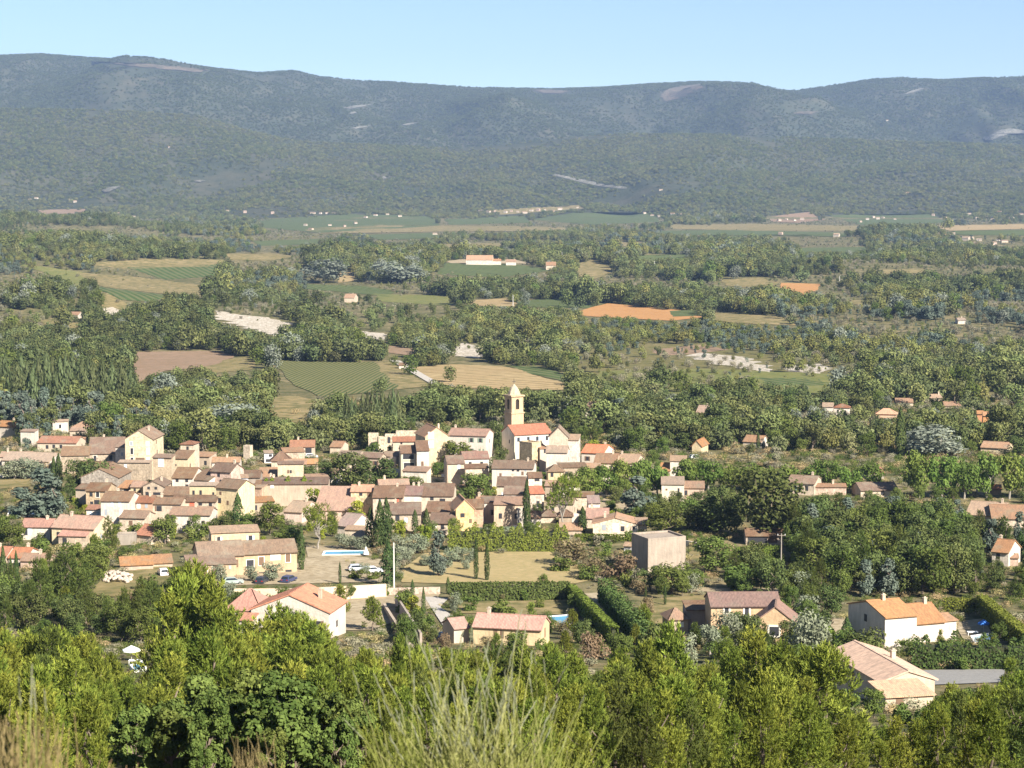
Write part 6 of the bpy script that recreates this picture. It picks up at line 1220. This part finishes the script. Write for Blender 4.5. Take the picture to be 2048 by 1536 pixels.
parasol('folded white parasol at the right end of the long blue pool', 732, 1112, 1092, 12, (.8, .78, .74), True)
parasol('blue parasol beside the diagonal hedge near the right edge', 1967, 1266, 1238, 24, (.06, .2, .6))
def table(label, px, yb):
    P = hit(px, yb); t = empty('garden_table', P, label, 'table'); m = MB(); m.box(-.9, .9, -.5, .5, .7, .76); m.build('tabletop', plain('white_paint', (.8, .8, .78), .03), t)
    for x in (-.8, .8):
        for y in (-.4, .4): m = MB(); m.box(x - .04, x + .04, y - .04, y + .04, 0, .7); m.build('leg', plain('white_paint', (.8, .8, .78), .03), t)
table('white garden table in front of the open white parasol', 270, 1330); table('white garden table beside the blue parasol', 1945, 1272)
pr = random.Random(5); RK = plain('limestone_block', (.46, .385, .31), .2, 1.5, bump=.4)
def rock_mesh(s):
    bm = bmesh.new(); bmesh.ops.create_icosphere(bm, subdivisions=2, radius=1)
    q = random.Random(s)
    for v in bm.verts: v.co *= q.uniform(.78, 1.15)
    me = bpy.data.meshes.new('boulder'); bm.to_mesh(me); bm.free(); me.materials.append(RK); return me
RM = [rock_mesh(i) for i in range(5)]
for i in range(80):
    u, v = pr.random(), pr.random(); P = hit(208 + 52 * u + 4 * v, 1168 - 22 * v * (1 - .3 * u)); o = link('boulder', RM[i % 5], None, P + Vector((0, 0, .3 + .7 * math.exp(-((u - .5) * 3) ** 2) * (1 - v * .3))), pr.uniform(0, 6))
    k = pr.uniform(.22, .5); o.scale = (k * 1.2, k, k * .8); tag(o, 'pale boulder in the heap of white stones left of the ochre farmhouse', 'boulder', 'boulders of the white stone heap')
# ---------------------------------------------------------------- cars
GLASS = plain('car_glass', (.02, .025, .03), .05, 1, .08, spec=.6); TYRE = plain('tyre', (.02, .02, .02), .1); RIM = plain('rim', (.5, .5, .5), .05, 1, .3, metal=.8)
def car(label, px, yb, rz, c, name='parked_car', L=4.2, van=False):
    P = hit(px, yb); t = empty(name, P, label, 'car' if not van else 'van', 'cars parked in the village and gardens'); t.rotation_euler = (0, 0, rz); h = 1.45 if not van else 2.1; w = .86
    prof = [(-L / 2, .3), (-L / 2, .78), (-L / 2 + .1, .9), (-L / 2 + .5, h - .06), (-L / 2 + 1, h), (.35 if not van else 1., h), (1.1 if not van else 1.5, .95), (L / 2 - .15, .82), (L / 2, .65), (L / 2, .3)]
    m = MB(); n = len(prof)
    ins = lambda z: w - (.14 * max(0, z - .85) / .6)
    for s_ in (-1, 1):
        q = [(x, s_ * ins(z), z) for x, z in prof]; m.poly(q if s_ > 0 else q[::-1])
    for i in range(n):
        (x, z), (X, Z) = prof[i], prof[(i + 1) % n]; m.poly([(x, -ins(z), z), (X, -ins(Z), Z), (X, ins(Z), Z), (x, ins(z), z)])
    b = m.build('body', plain('car_paint', c, .03, 1, .25, spec=.6), t)
    g = MB(); zt, zb = h - .1, .95
    for s_ in (-1, 1):
        y0, y1 = s_ * (ins(zb) + .012), s_ * (ins(zt) + .012); g.poly([(-L / 2 + .42, y0, zb), (.95 if not van else 1.35, y0, zb), (.35 if not van else .95, y1, zt), (-L / 2 + .75, y1, zt)])
    g.poly([(1.1 + (.4 if van else 0), -.7, .97), (1.1 + (.4 if van else 0), .7, .97), (.4 + (.62 if van else 0), .62, h - .04), (.4 + (.62 if van else 0), -.62, h - .04)]); g.poly([(-L / 2 + .1, -.68, .95), (-L / 2 + .1, .68, .95), (-L / 2 + .44, .6, h - .1), (-L / 2 + .44, -.6, h - .1)])
    g.build('windows', GLASS, t, (.012, 0, .012))
    for sx in (-1.28, 1.32):
        for sy in (-1, 1):
            m = MB(); m.tube([(0, -.1, 0), (0, .1, 0)], [.31, .31], 14); wh = m.build('wheel', TYRE, t, (sx, sy * .8, .31)); m = MB(); m.tube([(0, -.115, 0), (0, .115, 0)], [.18, .18], 10); m.build('rim', RIM, wh)
    for sy in (-.6, .6):
        m = MB(); m.box(L / 2 - .04, L / 2 + .02, sy - .16, sy + .16, .62, .74); m.build('headlight', plain('lamp_glass', (.7, .7, .68), .02, 1, .15), t)
        m = MB(); m.box(-L / 2 - .02, -L / 2 + .04, sy - .14, sy + .14, .68, .86); m.build('tail_light', plain('tail_lamp', (.4, .03, .02), .02, 1, .2), t)
car('white car in the shadow left of the ochre farmhouse', 326, 1150, 1.9, (.75, .75, .76)); car('grey-green car in front of the ochre farmhouse', 466, 1168, .25, (.3, .36, .33)); car('dark car under the middle farmhouse olive', 524, 1166, 1.4, (.03, .035, .05))
car('dark blue car at the right corner of the ochre farmhouse', 578, 1164, 1.2, (.04, .05, .11)); car('white car among the shrubs right of the gravel yard', 746, 1146, .3, (.78, .78, .8)); car('silver car left of the white car by the gravel yard shrubs', 716, 1142, .2, (.5, .52, .55))
car('navy blue car in the shade of the low ochre cottage', 900, 1280, .5, (.03, .05, .16)); car('white van left of the other one at the left edge car park', 33, 1036, .1, (.8, .8, .8), 'parked_van', 4.6, True); car('white car in the dark left car park under the conifer', 52, 1034, .1, (.8, .8, .8))
car('dark car at the foot of the tall single cypress', 1036, 1062, .2, (.06, .05, .05)); car('white car in the yard in front of the neat red roof', 622, 916, .2, (.78, .78, .78)); car('silver car beside the white hut', 570, 924, .1, (.55, .56, .58)); car('black car in front of the vivid orange roof', 1178, 938, .2, (.03, .03, .035)); car('white car beyond the plane row by the yellow gable', 1392, 918, .3, (.78, .78, .78))
for px, yb, lab in ((1878, 834, 'first of the white cars in the right-hand woods, left'), (1908, 836, 'second of the white cars in the right-hand woods, right'), (1838, 838, 'white car half hidden below the peach house')): car(lab, px, yb, .1, (.78, .78, .78))
# ---------------------------------------------------------------- far hamlets at the foot of the hills
fh = random.Random(11); FARM = []
def far_mesh(i):
    q = random.Random(i); w, d, h, r = q.uniform(10, 17), q.uniform(8, 10), q.uniform(4.5, 7.5), q.uniform(1.6, 2.4); m = MB(); a = w / 2
    m.poly([(-a, 0, -2), (a, 0, -2), (a, 0, h), (-a, 0, h)]); m.poly([(a, d, -2), (-a, d, -2), (-a, d, h), (a, d, h)])
    for x in (-a, a): m.poly([(x, 0, -2), (x, 0, h), (x, d / 2, h + r), (x, d, h), (x, d, -2)])
    nw = len(m.f); m.slab([(-a - .3, -.5, h - .3), (a + .3, -.5, h - .3), (a + .3, d / 2, h + r), (-a - .3, d / 2, h + r)], .25); m.slab([(a + .3, d + .5, h - .3), (-a - .3, d + .5, h - .3), (-a - .3, d / 2, h + r), (a + .3, d / 2, h + r)], .25)
    nr = len(m.f)
    for x in (-a * .5, 0, a * .5): m.box(x - .5, x + .5, -.06, .2, h * .45, h * .7)
    me = m.mesh('house', [wall_mat(q.choice([WHITE, CREAM, BEIGE, PINK, (.5, .44, .36)])), roof_mat(q.choice([T_PALE, T_TERRA, T_PINK, T_PALE])), plain('shutter', KINDC['grey'], .1, 3, .6)])
    for i_, p in enumerate(me.polygons): p.material_index = 0 if i_ < nw else (1 if i_ < nr else 2)
    return me
FMS = [far_mesh(i) for i in range(7)]
CL = [('pale houses scattered at the left foot of the hills', 'tiny pale house at the left foot of the hills, above the pine wood', [(60, 402), (72, 398), (140, 402), (150, 405), (212, 384), (268, 436), (236, 428), (455, 424), (490, 426), (435, 440), (545, 428)]),
      ('pale farm buildings along the middle of the far plain', 'tiny pale farm building on the green fields in the middle of the far plain', [(625, 428), (640, 428), (655, 428), (668, 428), (730, 436), (750, 432), (775, 430), (800, 434), (660, 452), (690, 454), (712, 448), (870, 470), (610, 452), (620, 460)]),
      ('houses of the middle far hamlet', 'tiny house of the reddish hamlet at the hill foot behind the vineyards', [(960, 424), (975, 426), (990, 424), (1010, 426), (1022, 424), (1035, 425), (1050, 427), (1062, 423), (1075, 422), (1090, 421), (1105, 424), (1120, 420), (1140, 420), (1155, 416)]),
      ('houses right of the middle far hamlet', 'tiny house right of the middle far hamlet, at the hill foot', [(1305, 432), (1318, 434), (1345, 430), (1362, 430), (1375, 431), (1290, 428)]),
      ('farm buildings in front of the brown far field', 'tiny tan farm building in front of the brown far field', [(1560, 442), (1572, 440), (1590, 442), (1604, 440)]),
      ('white houses of the right far hamlet', 'tiny white house of the right-hand hamlet on the hill foot', [(1735, 440), (1748, 436), (1756, 439), (1765, 437), (1722, 445), (1790, 440), (1866, 432), (1890, 437), (1925, 436), (1938, 432), (1968, 430), (1975, 436), (1985, 440), (1998, 432), (2010, 436), (2022, 440), (2034, 435), (2042, 430), (1955, 438), (1998, 426), (2015, 445)]),
      ('cream houses strung along the right edge of the valley woods', 'tiny cream house on the strip of houses above the right valley woods', [(1805, 466), (1822, 470), (1836, 473), (1850, 474), (1866, 472), (1896, 474), (1905, 470), (1930, 482), (1944, 480), (1958, 482), (1995, 482), (2010, 485), (1760, 476), (1775, 478), (1735, 474), (1672, 474), (1560, 470), (1470, 478), (1372, 484), (1948, 492), (1990, 490), (1780, 488)]),
      ('lone pale houses on the wooded hill slope', 'tiny lone pale house on the wooded hill slope', [(1775, 242), (985, 352), (340, 296), (1322, 381), (1816, 388)])]
for gname, lab, pts in CL:
    for px, py in pts:
        P = hit(px, py); o = link('house', FMS[fh.randrange(7)], None, P, fh.uniform(-.7, .5)); k = fh.uniform(.5, .85); o.scale = (k, k, k); tag(o, lab, 'house', gname)
# ---------------------------------------------------------------- plants right in front of the camera
M_stalk = leaf_mat('dry_stalk', (.24, .26, .07), (.36, .36, .13), .35, .05); M_spike = leaf_mat('spent_flower', (.22, .22, .14), (.33, .32, .22), .25, .05); M_straw = leaf_mat('straw_grass', (.26, .19, .095), (.42, .33, .19), .3, .05); M_greenst = leaf_mat('green_stalk', (.33, .34, .13), (.46, .45, .22), .3, .05)
def blade(m, p, q, r0, r1, bend, n=5):
    p = Vector(p); q = Vector(q); mid = p.lerp(q, .55) + bend; pts = []
    for i in range(n + 1):
        t = i / n; pts.append((p * (1 - t) ** 2 + mid * 2 * t * (1 - t) + q * t * t))
    m.tube(pts, [r0 + (r1 - r0) * i / n for i in range(n + 1)], 4)
def stalk_plant(name, label, cat, px, D, tops, mats, base_w, spike, seed, dense=0, dh=.45):
    q = random.Random(seed); x = at(px, 1500, D).x; base = Vector((x, D, tz(x, D) - .02)); o = empty(name, base, label, cat); ms, mk_, mg = MB(), MB(), MB()
    for tx, ty in tops:
        dd = D + q.uniform(-.5, .5); t = at(tx + q.uniform(-4, 4), ty + q.uniform(-6, 6), dd) - base; p = Vector((q.uniform(-base_w, base_w) * .6 + t.x * .35, q.uniform(-.25, .25), 0))
        bend = Vector((q.uniform(-.05, .05), q.uniform(-.05, .05), .06)); blade(ms, p, t, .0022, .0013, bend)
        if spike:
            d = (t - p).normalized(); L = q.uniform(.06, .13); pts = [t - d * .01 + d * L * k / 6 for k in range(7)]
            mk_.tube([v + Vector((q.uniform(-.003, .003), 0, 0)) for v in pts], [.0012, .0026, .0021, .0029, .0021, .0023, .001], 6)
    for _ in range(dense):
        a = q.uniform(-1, 1); p = Vector((a * base_w * .8, q.uniform(-.3, .3), 0)); hgt = q.uniform(.5, 1.) * dh; t = p + Vector((a * .16 + q.uniform(-.12, .12), q.uniform(-.2, .2), hgt)); blade(mg, p, t, .0026, .001, Vector((0, 0, .06)), 4)
    ms.build('stalks', mats[0], o); 
    if spike: mk_.build('flower_spikes', mats[1], o)
    if dense: mg.build('blades', mats[2], o)
    return o
q = random.Random(3)
tops = [(716, 1380), (795, 1385), (822, 1315), (845, 1310), (858, 1330), (868, 1345), (890, 1340), (905, 1320), (918, 1290), (938, 1290), (952, 1300), (970, 1315), (985, 1340), (1000, 1310), (1015, 1330), (1030, 1275), (1046, 1275), (1060, 1330), (1068, 1330), (1090, 1350), (1120, 1365), (1160, 1415), (1100, 1440), (720, 1480), (760, 1440), (880, 1400), (1010, 1400), (950, 1380)]
tops += [(q.gauss(945, 72), q.uniform(1370, 1520)) for _ in range(115)]
stalk_plant('dry_lavender', 'blurred pale green clump of tall stalks with grey spent flower spikes at the bottom centre', 'plant', 950, 8.0, tops, (M_greenst, M_spike, M_stalk), .4, True, 1, 300, .56)
tops = [(min(150, max(-40, q.gauss(50, 50))), q.uniform(1420, 1520)) for _ in range(110)]
stalk_plant('grass_clump', 'blurred clump of straw-coloured dry grass in the lower left corner', 'grass', 40, 6.0, tops, (M_straw, M_spike, M_straw), .2, False, 2, 260, .62)
tops = [(66, 1405), (58, 1415), (74, 1412), (38, 1412), (90, 1420)]
stalk_plant('seed_head', 'grey fluffy seed heads on stalks above the lower left dry grass', 'plant', 62, 5.6, tops, (M_stalk, M_spike, M_stalk), .05, True, 4, 0)
tops = [(q.gauss(505, 26), q.uniform(1465, 1530)) for _ in range(45)]
stalk_plant('grass_clump', 'small tuft of straw grass at the bottom edge, in front of the dark oaks', 'grass', 505, 9.0, tops, (M_straw, M_spike, M_straw), .16, False, 5, 60, .3)
# ---------------------------------------------------------------- describe every tree by what stands next to it
ORD = ['first', 'second', 'third', 'fourth', 'fifth', 'sixth', 'seventh', 'eighth', 'ninth', 'tenth', 'eleventh', 'twelfth', 'thirteenth', 'fourteenth', 'fifteenth', 'sixteenth', 'seventeenth', 'eighteenth', 'nineteenth', 'twentieth']
ORD += ['twenty-' + o for o in ORD[:9]] + ['thirtieth'] + ['thirty-' + o for o in ORD[:9]] + ['fortieth'] + ['forty-' + o for o in ORD[:9]] + ['fiftieth']
for px, py, nm in ((1080, 1130, 'parched lawn'), (690, 1105, 'long blue pool'), (788, 1140, 'white pole'), (235, 1152, 'white stone heap'), (950, 1400, 'tall dry stalks'), (263, 1300, 'white parasol'), (1020, 1185, 'square-cut hedge'), (980, 755, 'stubble field'), (650, 750, 'striped vineyard slope'), (1450, 725, 'white marl bank'), (1967, 1250, 'blue parasol'), (1930, 1355, 'grey driveway'), (1960, 1310, 'thick hedge by the driveway'), (350, 730, 'brown soil field'), (150, 780, 'poplar wood'), (575, 820, 'small dry meadow'), (60, 1480, 'straw grass corner'), (800, 1240, 'sloping ramp walls')): LM.append((px, py, nm))
buck = {}
for o, k, px, pb, pt, lab, y in TREES:
    if lab: continue
    pc = pb * .6 + pt * .4; pc = min(pc, 1500)
    best = min(LM, key=lambda l: (l[0] - px) ** 2 + 1.6 * (l[1] - pc) ** 2); dx, dy = px - best[0], pc - best[1]
    rel = ('left of' if dx < 0 else 'right of') if abs(dx) > 1.3 * abs(dy) else ('below' if dy > 0 else 'above')
    buck.setdefault((k, rel, best[2]), []).append((px, o, pb - pt))
for (k, rel, l), items in buck.items():
    items.sort(key=lambda t: t[0]); n = len(items); nm = INFO[k][1]
    if n == 1: items[0][1]['label'] = f'{nm} {rel} the {l}'; continue
    if n <= 4:
        for i, (px, o, h) in enumerate(items): o['label'] = f'{ORD[i]} {nm} from left {rel} the {l}'
        continue
    for i, (px, o, h) in enumerate(items):
        side, j = ('left', i) if i < (n + 1) // 2 else ('right', n - 1 - i)
        o['label'] = f'{ORD[min(j, len(ORD) - 1)]} {nm} from {side} {rel} the {l}'
# ---------------------------------------------------------------- the air
m, n_, l_ = new_mat('haze_air'); ov = n_.new('ShaderNodeOutputMaterial'); pv = n_.new('ShaderNodeVolumePrincipled')
pv.inputs['Color'].default_value = (.44, .63, 1, 1); pv.inputs['Density'].default_value = HAZE; pv.inputs['Anisotropy'].default_value = .1
l_.new(pv.outputs[0], ov.inputs['Volume'])
mb = MB(); mb.box(-9000, 9000, -80, 13500, -150, 900); o = mb.build('haze', m); tag(o, 'thin bluish haze filling the valley air', kind='stuff')
